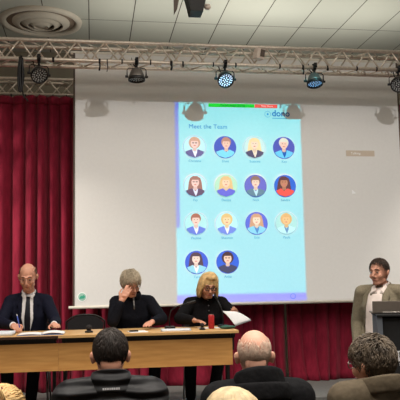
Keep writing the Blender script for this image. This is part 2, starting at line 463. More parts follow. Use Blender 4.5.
for i, (bg, rim, hair, hl, skin, cl, sh, gl, dx, nm) in enumerate(faces):
    cx, cz = CX[i % 4], CZ[i // 4]; r = .134
    p = flat('portrait', oval(cx, cz, r, r, 40), .0020, rim, t)
    flat('portrait_background', oval(cx, cz, r * .955, r * .955, 40), .0029, bg, p)
    k = r * .955; hx = cx + dx; GROW = (cx, cz, k)
    if hl == 2: flat('hair', clip_circle([(hx - .058, cz + .03), (hx - .046, cz + .07), (hx - .02, cz + .09), (hx + .018, cz + .09), (hx + .046, cz + .07), (hx + .058, cz + .03), (hx + .068, cz - .06), (hx + .05, cz - .085), (hx - .05, cz - .085), (hx - .07, cz - .06)], cx, cz, k), .0038, hair, p)
    elif hl == 1: flat('hair', oval(hx, cz + .034, .054, .06), .0038, hair, p)
    else: flat('hair', oval(hx, cz + .045, .046, .05), .0038, hair, p)
    flat('neck', [(hx - .018, cz - .05), (hx + .018, cz - .05), (hx + .016, cz + .01), (hx - .016, cz + .01)], .0044, tuple(int(c * .93) for c in skin), p)
    flat('clothing', clip_circle([(cx - .10, cz - .09), (cx - .085, cz - .055), (hx - .03, cz - .032), (hx, cz - .06), (hx + .03, cz - .032), (cx + .085, cz - .055), (cx + .10, cz - .09), (cx + .07, cz - .12), (cx, cz - .13), (cx - .07, cz - .12)], cx, cz, k), .0050, cl, p)
    if sh: flat('shirt_front', clip_circle([(hx - .024, cz - .034), (hx, cz - .062), (hx + .024, cz - .034), (hx + .02, cz - .07), (hx + .004, cz - .112), (hx - .010, cz - .08)], cx, cz, k), .0056, sh, p)
    flat('face', oval(hx, cz + .026, .035, .046), .0056, skin, p)
    flat('fringe', oval(hx, cz + .052, .037, .026, 16, 0, PI), .0062, hair, p)
    dk = tuple(int(c * .62) for c in skin)
    for s in (-1, 1): flat('eye', oval(hx + s * .013, cz + .033, .006, .0035, 10), .0064, dk, p)
    flat('mouth', oval(hx, cz + .004, .012, .0045, 12), .0064, (206, 120, 116), p)
    if gl:
        for s in (-1, 1): flat('glasses_rim', oval(hx + s * .014, cz + .033, .012, .009, 14), .0062, tuple(int(c * .78) for c in skin), p)
    GROW = None
    text('name_text', nm, .040, cx - 1.75, cz - .178 - 1.2, .0022, (120, 170, 196), t)
text('bar_text', 'Talking:', .042, 1.33, 1.772, .003, (252, 252, 252), TALK, 'LEFT')
text('title_text', 'Meet the Team', .074, 1.112 - 1.75, 3.262 - 1.2, .0022, (96, 150, 204), t, 'LEFT')
gb = flat('sharing_bar', [(1.352, 3.523), (1.905, 3.523), (1.905, 3.566), (1.352, 3.566)], .002, (40, 214, 60), t)
text('bar_text', 'You are screen sharing', .032, 1.64 - 1.75, 3.535 - 1.2, .003, (20, 110, 50), gb)
rb = flat('stop_button', [(1.908, 3.523), (2.185, 3.523), (2.185, 3.566), (1.908, 3.566)], .002, (250, 96, 84), t)
text('button_text', 'Stop Share', .032, 2.06 - 1.75, 3.535 - 1.2, .003, (250, 225, 220), rb)
bm = B(); tube(bm, [scr(2.065 + .036 * math.cos(a), 3.448 + .036 * math.sin(a), .002) for a in [2 * PI * j / 28 for j in range(28)]], (.009, .0015), side=V((0, 1, 0)), n=6, loop=True)
for vv in bm.verts: vv.co.y = -.002 + (vv.co.y + .002) * .2
lo = obj('logo_ring', bm, pc((56, 134, 196)), t)
flat('logo_dot', oval(2.065, 3.448, .012, .012, 16), .0024, (70, 150, 205), lo)
text('logo_text', 'dono', .105, 2.115 - 1.75, 3.425 - 1.2, .0022, (56, 120, 186), t, 'LEFT', .002)
flat('logo_underline', [(2.12, 3.396), (2.30, 3.396), (2.30, 3.404), (2.12, 3.404)], .002, (110, 170, 206), t)
bm = B(); tube(bm, [scr(2.304 + .03 * math.cos(a), 1.295 + .03 * math.sin(a), .002) for a in [2 * PI * j / 24 for j in range(24)]], .004, n=6, loop=True)
for vv in bm.verts: vv.co.y = -.002 + (vv.co.y + .002) * .2
obj('page_badge', bm, pc((170, 200, 250)), t)

# ------------------------------------------------------------------ stage lamps
def lamp(label, x, pitch, yaw, face, face_m, z=3.70, drop=.0):
    """pitch: degrees the lens tips down from level; yaw: turn to the left(-)/right(+) of the audience"""
    t = thing('stage_light', label, 'stage lamp', (x, 7.20, 3.80), 0, 'stage lamps on the front truss')
    bm = B(); tube(bm, [V((0, .034 * math.cos(a), .034 * math.sin(a))) for a in [2 * PI * j / 16 for j in range(16)]], (.018, .009), side=V((1, 0, 0)), n=8, loop=True)
    cyl(bm, (0, 0, -.03), (0, 0, -.065), .012); box(bm, (0, -.052, .01), (.03, .024, .05)); obj('clamp', bm, M['black'], t, True)
    rot = Euler((0, 0, R(yaw))); ry = rot.to_matrix()
    bm = B(); w = .100; S_ = .80
    pts = [(-w, 0, -.172), (-w, 0, -.085), (-w + .018, 0, -.066), (w - .018, 0, -.066), (w, 0, -.085), (w, 0, -.172)]
    tube(bm, [ry @ V(p) for p in pts], (.004, .012), side=V((0, 0, 1)) , n=8)
    yo = obj('yoke', bm, M['blackmetal'], t)
    for s in (-1, 1):
        bm = B(); cyl(bm, ry @ V((s * (w - .012), 0, -.158)), ry @ V((s * (w + .020), 0, -.158)), .013, n=12)
        obj('tilt_knob', bm, M['black'], yo)
    c = V((0, 0, -.158))
    m4 = Matrix.Translation(c) @ (rot.to_matrix() @ Euler((R(pitch), 0, 0)).to_matrix()).to_4x4()   # lens faces local -Y
    def L(prof, n=28):
        b = lathe(B(), [(x * S_, y * S_) for x, y in prof], (0, 0, 0), n)
        b.transform(m4 @ Matrix.Rotation(R(90), 4, 'X'))       # z -> -y
        return b
    obj('housing', L([(.001, -.115), (.05, -.112), (.075, -.085), (.095, -.03), (.106, .0), (.106, .02), (.001, .02)]), M['lampgrey'], t, True)
    obj('front_ring', L([(.100, .015), (.112, .015), (.112, .052), (.100, .055), (.096, .03)]), M['blackmetal'], t, True)
    obj('lens', L([(.001, .026), (.099, .026), (.099, .016), (.001, .016)]), M['lens'], t)
    bm = B()
    for rr_, n_ in ((0, 1), (.033, 6), (.064, 12), (.087, 16)):
        for j in range(n_):
            a = 2 * PI * j / n_ + rr_ * 9
            cyl(bm, (S_ * rr_ * math.cos(a), S_ * rr_ * math.sin(a), .018), (S_ * rr_ * math.cos(a), S_ * rr_ * math.sin(a), .0235), .0080, n=8)
    bm.transform(m4 @ Matrix.Rotation(R(90), 4, 'X'))
    obj('led_cluster', bm, face_m, t)
    bm = B()
    p = m4 @ V((0, .092, 0))
    tube(bm, [p, p + V((-.03, .03, .05)), p + V((-.05, .02, .12)), V((-.06, .03, -.02)), V((-.09, .03, .0))], [.006] * 5, n=6); obj('power_cable', bm, M['black'], t, True)
    return t
lamp('black stage lamp with dull lens hanging over the left curtain', -.545, 42, 20, 0, M['led_dim'])
lamp('dark stage lamp tipped steeply down above the screen\'s left part', .462, 86, 0, 0, M['led_dim'])
lamp('stage lamp with bright bluish white lens above the slide', 1.412, 44, 6, 0, M['led_cool'])
lamp('stage lamp tipped down with blue glowing lens right of the slide', 2.41, 74, 0, 0, M['led_blue'])
lamp('black stage lamp hanging over the right curtain, cut by picture edge', 3.385, 40, -24, 0, M['led_dim'])

# box on the truss
t = thing('sensor_box', 'small pale box fixed on the front truss above the slide', 'box', (1.775, 7.13, 3.87))
bm = B(); box(bm, (0, 0, .035), (.095, .08, .11), Euler((.1, .1, R(20))), .006); obj('casing', bm, M['box'], t)
bm = B(); box(bm, (.03, -.045, .035), (.05, .006, .075), Euler((.1, .1, R(20)))); obj('grille', bm, M['dark_border'], t)
bm = B(); tube(bm, [(0, .02, .085), (0, .03, .10), (0, .035, .108)], .008, n=8); obj('bracket', bm, M['black'], t)

# cable ties and tails on the lower chord
ties = [(.075, .11, .018, 'thick black strap hanging from the truss left of the second lamp'), (.155, .12, .008, 'thin black cable tail between the strap and the second lamp'),
        (.31, .035, .012, 'short black tie on truss just left of the second lamp'), (.61, .03, .012, 'short black tie on truss just right of the second lamp'),
        (.83, .085, .022, 'black clip hanging from the truss right of the second lamp'), (.955, .05, .014, 'small black tie left of the bright lamp'),
        (1.285, .03, .012, 'tiny black tie next to the bright lamp on its left'), (1.53, .03, .014, 'tiny black tie next to the bright lamp on its right'),
        (2.02, .03, .014, 'tiny black tie on truss between the pale box and the blue lamp'), (2.28, .09, .018, 'black strap hanging just left of the blue lamp'),
        (2.56, .04, .014, 'small black tie just right of the blue lamp'), (2.9, .03, .014, 'small black tie midway between blue lamp and rightmost lamp'), (3.13, .03, .014, 'small black tie on truss left of the rightmost lamp'),
        (-.40, .03, .02, 'black tape patch on truss right of the leftmost lamp')]
for x, h, w, lb in ties:
    bm = B(); tube(bm, [V((0, .0235 * math.cos(a), .0235 * math.sin(a))) for a in [2 * PI * j / 14 for j in range(14)]], (w * .6, .003), side=V((1, 0, 0)), n=6, loop=True)
    if h > .035: tube(bm, [(0, -.0235, -.005), (.004, -.026, -h * .6), (-.003, -.022, -h)], (w * .5, .004), side=V((1, 0, 0)), n=6)
    o = obj('cable_tie', bm, M['black'], None, True, (x, 7.2, 3.80)); tag(o, lb, 'cable tie', 'black ties on the front truss')
bm = B(); pts = []
for j in range(91):
    a = 2 * PI * j / 18; q = j / 90
    pts.append(((.017 + .008 * math.sin(5 * q)) * math.sin(a) + .015 * q, -.035 + .025 * math.cos(a * .4), -.18 - (.15 + .035 * math.sin(9 * q)) * math.cos(a)))
tube(bm, pts, .0105, n=6)
tube(bm, [(0, 0, .03), (.01, -.03, .02), (.0, -.035, -.03), (-.012, -.03, 0), (0, 0, .03)], .008, n=6)
tube(bm, [(.02, -.02, -.34), (.035, -.02, -.4), (.08, -.02, -.45)], .0075, n=6)
o = obj('cable_coil', bm, M['black'], None, True, (-.725, 7.17, 3.79)); tag(o, 'long coil of black cable hanging from the truss left of the first lamp', 'cable')

# ------------------------------------------------------------------ tables
TZ = .76
def table(label, x0, x1):
    t = thing('conference_table', label, 'table', ((x0 + x1) / 2, 6.4, .3), 0, 'tables on the stage')
    w = (x1 - x0) / 2
    bm = B(); box(bm, (0, 0, TZ - .0125), (2 * w, .64, .025), bev=.003); tp = obj('tabletop', bm, M['oak_top'], t)
    bm = B(); box(bm, (0, -.322, TZ - .014), (2 * w, .006, .020)); obj('edge_band', bm, M['oak_top'] if x0 > -1 else M['edge'], tp)
    bm = B(); cut = .05 if x1 > 0 else 0; box(bm, (-cut / 2, -.27, (.462 + .690) / 2), (2 * w - .0006 - cut, .018, .228)); obj('modesty_panel', bm, M['oak'], t)
    bm = B()
    for y in (-.255, .27): box(bm, (0, y, TZ - .05), (2 * w - .08, .03, .05))
    obj('under_frame', bm, M['black'], t)
    for s in (-1, 1):
        bm = B()
        x = s * (w - .045)
        box(bm, (x, 0, .365), (.03, .06, .70)); box(bm, (x, 0, .0175), (.045, .48, .035), bev=.008); box(bm, (x, 0, TZ - .045), (.04, .56, .04))
        box(bm, (x, -.24, TZ - .1), (.03, .03, .15))
        obj('leg', bm, M['black'], t)
table('left oak table with dark edge where the man in the navy suit sits', -1.98, -.2843)
table('right oak table where the grey haired man and the blonde woman sit', -.2837, 1.262)

# ------------------------------------------------------------------ chairs
def make_chair(label, loc, rotz, group='black stacking chairs'):
    t = thing('stacking_chair', label, 'chair', loc, rotz, group)
    bm = B(); box(bm, (0, -.02, .42), (.42, .40, .045), bev=.018); obj('seat', bm, M['seatcloth'], t, True)
    bm = B(); n = 12
    prof = []
    for i in range(n + 1):
        u = -1 + 2 * i / n
        prof.append((u * .185, .855 - .07 * abs(u) ** 3))
    poly = [(-.175, .60), (.175, .60)] + prof[::-1]
    prism(bm, poly, 'y', .20, .225); bk = obj('backrest', bm, M['seatcloth'], t)
    bm = B(); tube(bm, [(-.20, .20, .43), (-.20, .222, .60), (-.195, .236, .78)] + [(x * 1.06, .236, z + .008) for x, z in prof] + [(.195, .236, .78), (.20, .222, .60), (.20, .20, .43)], .010, n=8); obj('back_frame', bm, M['blackmetal'], t, True)
    for sx in (-1, 1):
        for (y0, y1) in ((-.18, -.22), (.17, .23)):
            bm = B(); cyl(bm, (sx * .185, y0, .40), (sx * .20, y1, 0), .010, n=10); obj('leg', bm, M['chrome'], t, True)
    bm = B(); tube(bm, [(-.19, -.20, .395), (.19, -.20, .395), (.19, .18, .395), (-.19, .18, .395)], .009, n=8, loop=True); obj('seat_frame', bm, M['chrome'], t, True)
    return t
ch = make_chair('empty black chair with rounded back behind the two tables\' joint', (-.07, 7.2, .3), 0)

# ------------------------------------------------------------------ people
def hand(bm, W, d, n, spread, curls, thumb, k=1.0, thumb_in=.5, flex=0):
    """W wrist, d finger direction, n palm normal (palm faces n), thumb: +1/-1 side along s = d x n"""
    W = V(W); d = V(d).normalized(); n = V(n); n = (n - d * n.dot(d)).normalized(); s = d.cross(n)
    for j, o in enumerate((-.028, -.010, .010, .027)):
        cap(bm, W + s * o * .55 * k, W + d * .082 * k + s * o * k, .016 * k, .0125 * k, 8)
    ell(bm, W + d * .045 * k, (.03 * k, .03 * k, .016 * k), Matrix((s, d, n)).transposed().to_3x3() if False else None, 10, 8)
    order = (.027, .010, -.010, -.027) if thumb > 0 else (-.027, -.010, .010, .027)
    for j, o in enumerate(order):
        L_ = (.066, .076, .070, .054)[j] * k; r = (.0088, .009, .0086, .0076)[j] * k
        p = W + d * .084 * k + s * o * k; ang = 0; dj = (d + s * (o * spread)).normalized()
        for m_, fr in enumerate((.45, .31, .24)):
            ang += curls[j] * (.7, 1.0, .6)[m_] if m_ else flex + curls[j] * .5
            v = dj * math.cos(ang) + n * math.sin(ang)
            q = p + v * L_ * fr; cap(bm, p, q, r * (1 - .08 * m_), r * (1 - .08 * (m_ + 1)), 8); p = q
    b = W + d * .022 * k + s * (thumb * .026 * k)
    m1 = b + (d * .62 + s * thumb * .62 + n * .25).normalized() * .042 * k
    m2 = m1 + (d * .85 + s * thumb * (.3 - thumb_in * .5) + n * .35).normalized() * .030 * k
    m3 = m2 + (d * .9 + s * thumb * (.1 - thumb_in * .6) + n * .3).normalized() * .024 * k
    cap(bm, b, m1, .0135 * k, .0105 * k, 8); cap(bm, m1, m2, .0105 * k, .0092 * k, 8); cap(bm, m2, m3, .0092 * k, .0075 * k, 8)

def head_prims(bm, Mh, k=1.0, jaw=1.0, ears=True):
    def e(c, r, rot=None): ell(bm, V(c) * k, V(r) * k, rot, 20, 14, Mh)
    def c_(a, b, r0, r1): cap(bm, Mh @ (V(a) * k), Mh @ (V(b) * k), r0 * k, r1 * k, 10)
    e((0, .014, .032), (.076, .097, .088)); e((0, -.012, -.01), (.070, .078, .085))
    e((0, -.030, -.045), (.058 * jaw, .058, .07)); e((0, -.062, -.096), (.030 * jaw, .026, .022))
    c_((-.046 * jaw, -.005, -.078), (-.020, -.06, -.10), .020, .018); c_((.046 * jaw, -.005, -.078), (.020, -.06, -.10), .020, .018)
    for s in (-1, 1):
        e((s * .040, -.062, -.034), (.026, .022, .026))
        c_((s * .012, -.084, .026), (s * .042, -.074, .026), .012, .010)
        e((s * .012, -.097, -.042), (.0095, .010, .008))
        if ears:
            e((s * .082, .014, -.010), (.011, .018, .030), Euler((R(-10), 0, R(s * 25))))
            e((s * .088, .022, .0), (.009, .015, .021), Euler((R(-10), 0, R(s * 35))))
    c_((0, -.088, .012), (0, -.110, -.032), .009, .0125); e((0, -.108, -.036), (.012, .012, .010))
    e((0, -.078, -.068), (.028, .018, .018))
    e((0, .07, -.03), (.05, .03, .06))

def add_face(par, Mh, k, brow, lipm=None):
    for s in (-1, 1):
        bm = B(); ell(bm, V((s * .031, -.0775, .002)) * k, V((.0120, .0112, .0052)) * k, None, 12, 8, Mh); e = obj('eye', bm, M['eyew'], par, True)
        bm = B(); ell(bm, V((s * .031, -.0875, .001)) * k, V((.006, .0035, .0048)) * k, None, 10, 8, Mh); obj('iris', bm, M['iris'], e, True)
        bm = B(); tube(bm, [Mh @ (V(p) * k) for p in ((s * .014, -.094, .029), (s * .03, -.091, .034), (s * .046, -.079, .028))], [.0035, .0045, .0025], n=8); obj('eyebrow', bm, brow, par, True)
    bm = B(); tube(bm, [Mh @ (V(p) * k) for p in ((-.023, -.083, -.068), (-.01, -.0965, -.066), (0, -.098, -.0665), (.01, -.0965, -.066), (.023, -.083, -.068))], [.002, .0045, .005, .0045, .002], n=8); obj('lips', bm, lipm or M['lips'], par, True)

def add_glasses(par, Mh, k, m, r=.0022):
    g = B()
    for s in (-1, 1):
        tube(g, [Mh @ (V((s * .032 + .025 * math.cos(a), -.103 + .006 * abs(math.cos(a)) , .0 + .018 * math.sin(a))) * k) for a in [2 * PI * j / 18 for j in range(18)]], r, n=6, loop=True)
        tube(g, [Mh @ (V(p) * k) for p in ((s * .056, -.098, .006), (s * .080, -.06, .008), (s * .086, .012, .008), (s * .084, .03, -.012))], r, n=6)
    tube(g, [Mh @ (V(p) * k) for p in ((-.008, -.104, .003), (0, -.107, .006), (.008, -.104, .003))], r, n=6)
    return obj('glasses', g, m, par, True)

def interp(x, tab):
    if x <= tab[0][0]: return tab[0][1]
    for (a, va), (b, vb) in zip(tab, tab[1:]):
        if x <= b: return va + (vb - va) * (x - a) / (b - a)
    return tab[-1][1]

SHORT = [(-1, .62), (-.72, .52), (-.45, .30), (-.25, .0), (-.1, -.12), (.12, .02), (.3, -.35), (.5, -.70), (1, -.80)]
RECEDE = [(-1, .92), (-.6, .80), (-.4, .55), (-.2, .05), (.0, -.15), (.25, -.72), (1, -.80)]
HC, HR = V((0, .012, .03)), V((.080, .100, .093))

def hair_short(par, Mh, k, m, hairline=SHORT, top=None, n=900, length=.05, lift=.012, rad=.0022, comb=(0, -.3, -1), seed=1, shell=1.035, wave=0, only_strands=False, crown=(0, .45, .85)):
    """shell following the scalp inside the hairline, plus combed strands"""
    rnd = random.Random(seed)
    def ok(d): return d.z > interp(d.y, hairline) and (top is None or d.z < top + .08 * math.sin(7 * d.x) - (rnd.random() * .6 if only_strands else 0))
    bm = B(); bmesh.ops.create_uvsphere(bm, u_segments=44, v_segments=30, radius=1)
    bad = [v for v in bm.verts if not ok(v.co)]
    bmesh.ops.delete(bm, geom=bad if not only_strands else bm.verts[:], context='VERTS')
    for v in bm.verts:
        d = v.co.copy(); sc = shell + rnd.uniform(-.004, .008)
        v.co = Mh @ ((HC + V((d.x * HR.x, d.y * HR.y, d.z * HR.z)) * sc) * k)
    r = bmesh.ops.extrude_face_region(bm, geom=bm.faces[:]) if bm.faces else {'geom': []}
    cen = Mh @ (HC * k)
    for v in [g for g in r['geom'] if isinstance(g, bmesh.types.BMVert)]: v.co = cen + (v.co - cen) * .94
    cr = V(crown).normalized(); cv = V(comb); made = 0; tries = 0
    while made < n and tries < n * 12:
        tries += 1
        d = V((rnd.gauss(0, 1), rnd.gauss(0, 1), rnd.gauss(0, 1))).normalized()
        if not ok(d): continue
        made += 1
        pts = []; L_ = length * rnd.uniform(.6, 1.25); st = 5; sw = rnd.uniform(-.25, .25); f = rnd.uniform(0, 6)
        dd = d.copy()
        for i in range(st + 1):
            q = i / st
            pts.append(Mh @ ((HC + V((dd.x * HR.x, dd.y * HR.y, dd.z * HR.z)) * (shell + .004 + lift / .09 * math.sin(q * PI * .75) * rnd.uniform(.75, 1.1))) * k))
            away = dd - cr; away -= dd * away.dot(dd)
            if away.length > .01: away.normalize()
            tg = away * .7 + cv * .6 + V((sw + wave * math.sin(f + 5 * q), wave * math.cos(f + 4 * q), 0))
            tg -= dd * tg.dot(dd)
            if tg.length > 1e-3: tg.normalize()
            dd = (dd + tg * (L_ / st / .088)).normalized()
        tube(bm, pts, [rad * k, rad * k, rad * k * .9, rad * k * .8, rad * k * .6, rad * k * .25], n=3)
    return obj('hair', bm, m, par, True)

def hair_fall(par, Mh, k, m, zend=-.13, gap=50, n=700, rad=.0035, seed=2, rx=.092, ry=.112, rz=.106, part=.015, flick=.0, jitter=.004, back=-.16):
    """hair to the jaw or shoulders falling from a parting"""
    rnd = random.Random(seed)
    bm = B(); c = V((0, .012, .028))
    def path(phi, sc, ze):
        d = V((math.sin(phi), -math.cos(phi), 0)); pts = []
        for q in (0, .2, .4, .6, .8, 1.0):
            a = q * PI / 2
            pts.append(c + V((d.x * rx * math.sin(a) + part * (1 - q), d.y * ry * math.sin(a), rz * math.cos(a))) * sc)
        e = pts[-1]
        for i in range(1, 5):
            q = i / 4
            pts.append(V((e.x * (1 + .06 * math.sin(q * 2.2) + flick * q * q), e.y * (1 + .04 * math.sin(q * 2)), e.z + (ze - e.z) * q)))
        return pts
    # fused volume under the strands
    vb = B(); nseg = 28
    for j in range(nseg):
        phi = -PI + (2 * PI) * j / nseg
        a = abs(phi)
        ze = interp(math.degrees(a), [(gap - 8, .058), (gap, .03), (gap + 14, zend), (120, zend), (180, back)])
        if math.degrees(a) < gap: pp = [p for p in path(phi, .95, ze)][:4]
        else: pp = path(phi, .95, ze)
        tube(vb, [Mh @ (p * k) for p in pp], [.016 * k] * len(pp), n=8)
    ell(vb, (0, .016, .034), (.086, .104, .096), None, 20, 14, Mh @ Matrix.Scale(k, 4))
    o = fuse('hair', vb, .008, 3, m, par)
    for j in range(n):
        phi = rnd.uniform(-PI, PI); a = math.degrees(abs(phi))
        ze = interp(a, [(gap - 8, .058), (gap, .03), (gap + 14, zend), (120, zend), (180, back)]) + rnd.uniform(-.012, .008)
        pp = path(phi, 1.0 + rnd.uniform(-.02, .07), ze)
        if a < gap: pp = pp[:4]
        off = V((rnd.uniform(-1, 1), rnd.uniform(-1, 1), rnd.uniform(-1, 1))) * jitter
        tube(bm, [Mh @ ((p + off * (i / len(pp)) * 2) * k) for i, p in enumerate(pp)], [rad * k * (.7 if i < 1 else 1 if i < len(pp) - 1 else .4) for i in range(len(pp))], n=4)
    obj('hair_strands', bm, m, o, True)
    return o

def collar(par, m, neck, r0, r1, h, open_front=0, thick=.012, tilt=.0, name='collar', back_up=.0):
    """a standing collar round the neck: a ring of cloth, r0 at its foot, r1 at its rim"""
    bm = B(); n = 32; rings = []
    for q in (0, .35, .7, 1):
        row = []
        for j in range(n + 1):
            a = R(open_front) + (2 * PI - 2 * R(open_front)) * j / n
            b = -math.cos(a)      # -1 front, 1 back
            r = r0 + (r1 - r0) * q + .006 * math.sin(q * PI)
            row.append(bm.verts.new(V(neck) + V((math.sin(a) * r, -math.cos(a) * r * .95 + tilt * q, h * q * (1 + back_up * b) + .022 * b))))
        rings.append(row)
    for A, C in zip(rings, rings[1:]):
        for j in range(n): bm.faces.new((A[j], A[j + 1], C[j + 1], C[j]))
    o = obj(name, bm, m, par, True)
    s = o.modifiers.new('solid', 'SOLIDIFY'); s.thickness = thick; s.offset = 0
    o.modifiers.new('sub', 'SUBSURF').render_levels = 1
    return o

def person(label, base, rotz, J, skin, top, legm, k=1.0, w=1.0, hand_l=None, hand_r=None, top_name='jacket', thick=.016, head_k=1.0, jaw=1.0, group=None, lap=True, cuff=.04, hem=None, brow=None, neckr=.052, belly=0.0):
    t = thing('person', label, 'person', base, rotz, group)
    H = V(J['head']); hr = J.get('hrot', (0, 0, 0))
    Mh = Matrix.Translation(H) @ Euler([R(a) for a in hr], 'YXZ').to_matrix().to_4x4() if False else Matrix.Translation(H) @ (Euler((0, 0, R(hr[2]))).to_matrix() @ Euler((R(hr[0]), 0, 0)).to_matrix() @ Euler((0, R(hr[1]), 0)).to_matrix()).to_4x4()
    sR, sL = V(J['sR']), V(J['sL']); sm = (sR + sL) / 2; pel = V(J.get('pelvis', (0, 0, .545)))
    nk = V(J['neck']) if 'neck' in J else sm + V((0, .02, .065))
    up = sm + V((0, .0, -.02))
    side = (sL - sR).normalized()
    sp = [pel + V((0, 0, -.05)), pel, pel.lerp(up, .38) + V((0, .012, 0)), pel.lerp(up, .75) + V((0, .0, 0)), up, nk]
    rad = [(.15 * w, .11), (.165 * w, .12 + belly * .5), (.150 * w, .108 + belly), (.170 * w, .118 + belly * .4), (.135 * w, .088), (.058, .056)]
    # body: one skin surface
    bm = B(); th = .010
    tube(bm, sp, [(a - th, b - th) for a, b in rad], side, 20)
    head_prims(bm, Mh, head_k, jaw)
    hb = Mh @ (V((0, .022, -.07)) * head_k)
    cap(bm, nk + V((0, 0, -.03)), hb, neckr * 1.06, neckr * .96)
    cap(bm, sR, sL, .042, .042)
    for s, e, wr, hd in ((sR, J['eR'], J['wR'], hand_r), (sL, J['eL'], J['wL'], hand_l)):
        e, wr = V(e), V(wr)
        cap(bm, s, e, .042 * w, .036 * w); cap(bm, e, wr, .036 * w, .025 * w)
        if hd: hand(bm, wr, *hd)
    for s, kn, an in ((-1, J['kR'], J['aR']), (1, J['kL'], J['aL'])):
        hp = pel + V((s * .085 * w, 0, 0)); kn, an = V(kn), V(an)
        cap(bm, hp, kn, .068 * w, .047); cap(bm, kn, an, .047, .034)
        cap(bm, an + V((0, .02, -.03)), an + V((0, -.12, -.045)), .032, .024)
    body = fuse('body', bm, .0062, 2, skin, t, .4)
    # trousers
    bm = B()
    for s, kn, an in ((-1, J['kR'], J['aR']), (1, J['kL'], J['aL'])):
        hp = pel + V((s * .085 * w, 0, 0)); kn, an = V(kn), V(an)
        cap(bm, hp, kn, .085 * w, .064); cap(bm, kn, an + V((0, 0, .03)), .063, .052)
    cap(bm, pel + V((-.085 * w, 0, 0)), pel + V((.085 * w, 0, 0)), .10, .10); tube(bm, [pel + V((0, 0, -.06)), pel + V((0, 0, .10))], [(.17 * w, .125), (.165 * w, .125)], V((1, 0, 0)), 18)
    fuse('trousers', bm, .012, 3, legm, t)
    for s, an in ((-1, J['aR']), (1, J['aL'])):
        bm = B(); an = V(an); z0 = an.z - .075
        cap(bm, an + V((0, .03, -.037)), an + V((0, -.11, -.043)), .038, .032); ell(bm, an + V((0, -.04, -.052)), (.043, .12, .024))
        cap(bm, an + V((0, .01, .0)), an + V((0, .01, -.03)), .042, .042)
        fuse('shoe', bm, .009, 2, M['shoe'], t)
    # upper garment
    bm = B(); th = thick
    lo = sp[0] if hem is None else V((pel.x, pel.y, hem))
    pts = [lo, pel, *sp[2:]] if hem is None else [lo, lo.lerp(sp[2], .5), *sp[2:]]
    rads = [(a + th, b + th) for a, b in rad]; rads[-1] = (.066, .064); rads[-2] = (rads[-2][0], rads[-2][1])
    tube(bm, pts, rads, side, 22)
    for s, sn in ((sR, 1), (sL, -1)):
        cap(bm, s, nk + (s - sm) * .12 + V((0, .0, -.04 + max(0, thick - .02) * .6)), .050 + th, .042 + th * .7)
    for s, e, wr in ((sR, J['eR'], J['wR']), (sL, J['eL'], J['wL'])):
        e, wr = V(e), V(wr); d = (wr - e).normalized()
        cap(bm, s, e, (.046 + th) * w, (.040 + th) * w); cap(bm, e, wr - d * cuff, (.040 + th) * w, (.030 + th * .8) * w)
    g = fuse(top_name, bm, .0105, 3, top, t)
    return t, Mh, g, body, nk

def seated(zh, hy=-.06, hx=0, sh=.19, drop=.235, lap=True, foot=.0):
    zs = zh - drop
    return dict(head=(hx, hy, zh), sR=(-sh, .0, zs), sL=(sh, .0, zs), eR=(-sh - .015, -.06, max(.57, zs - .27)), eL=(sh + .015, -.06, max(.57, zs - .27)), wR=(-.12, -.24, .66), wL=(.12, -.24, .66),
                kR=(-.115, -.40, .53), kL=(.115, -.40, .53), aR=(-.115, -.27, .085), aL=(.115, -.27, .085))
GS, GA = 'panel of speakers at the front', 'audience seen from behind'

# --- man in the navy suit
J = dict(head=(.0, -.125, 1.262), hrot=(24, 0, -4), sR=(-.170, -.01, 1.028), sL=(.170, -.01, 1.025), neck=(0, .01, 1.108), eR=(-.235, -.20, .835), eL=(.265, -.21, .835), wR=(-.095, -.415, .822), wL=(.262, -.435, .822),
         kR=(-.16, -.34, .53), kL=(.09, -.34, .53), aR=(-.15, -.30, .085), aL=(.05, -.30, .085))
t, Mh, g, body, nk = person('balding seated man in navy suit and dark tie writing with a pen', (-.607, 7.0, .3), 0, J, M['skin2'], M['suit'], M['trousers'],
    hand_r=((.35, -.9, -.08), (.3, .1, -1), .6, (.55, .6, .65, .7), 1, 1, .7, .1), hand_l=((.25, -.95, -.02), (0, -.05, -1), 1.6, (.22, .2, .22, .25), -1, 1, .3), top_name='suit_jacket', group=GS, w=1.0, brow=M['hair_brown'])
bv = bvh_of(g)
zc = 1.075
patch('shirt', [(-.056, zc + .02), (.056, zc + .02), (.074, 1.0), (.058, .87), (.025, .74), (-.025, .74), (-.058, .87), (-.074, 1.0)], bv, .004, M['shirt'], t)
patch('tie', [(-.018, zc - .005), (.018, zc - .005), (.014, zc - .035), (.028, .86), (.026, .76), (0, .72), (-.026, .76), (-.028, .86), (-.014, zc - .035)], bv, .010, M['tie'], t)
for s in (-1, 1):
    patch('lapel', [(s * .050, zc + .03), (s * .078, zc + .01), (s * .100, .99), (s * .082, .985), (s * .088, .965), (s * .034, .735), (s * .024, .74), (s * .056, .87), (s * .072, 1.0)], bv, .009, M['suit'], t, .006)
    patch('shirt_collar', [(s * .008, zc + .0), (s * .05, zc + .035), (s * .062, zc + .012), (s * .040, zc - .028)], bv, .012, M['shirt'], t, .005)
collar(t, M['shirt'], nk + V((0, -.012, -.02)), .066, .060, .045, 8, .006)
collar(t, M['suit'], nk + V((0, -.0, -.03)), .082, .070, .045, 60, .010, name='jacket_collar')
for wr, e in ((J['wR'], J['eR']), (J['wL'], J['eL'])):
    d = (V(wr) - V(e)).normalized(); bm = B(); tube(bm, [V(wr) - d * .045, V(wr) - d * .008], [.034, .032], n=16); obj('shirt_cuff', bm, M['shirt'], t, True)
add_face(t, Mh, 1, M['hair_brown'])
hair_short(t, Mh, 1, M['hair_stub'], RECEDE, top=.52, n=500, length=.015, lift=.002, rad=.0015, seed=3, shell=1.0)
add_glasses(t, Mh, 1, M['glass_thin'], .0010)

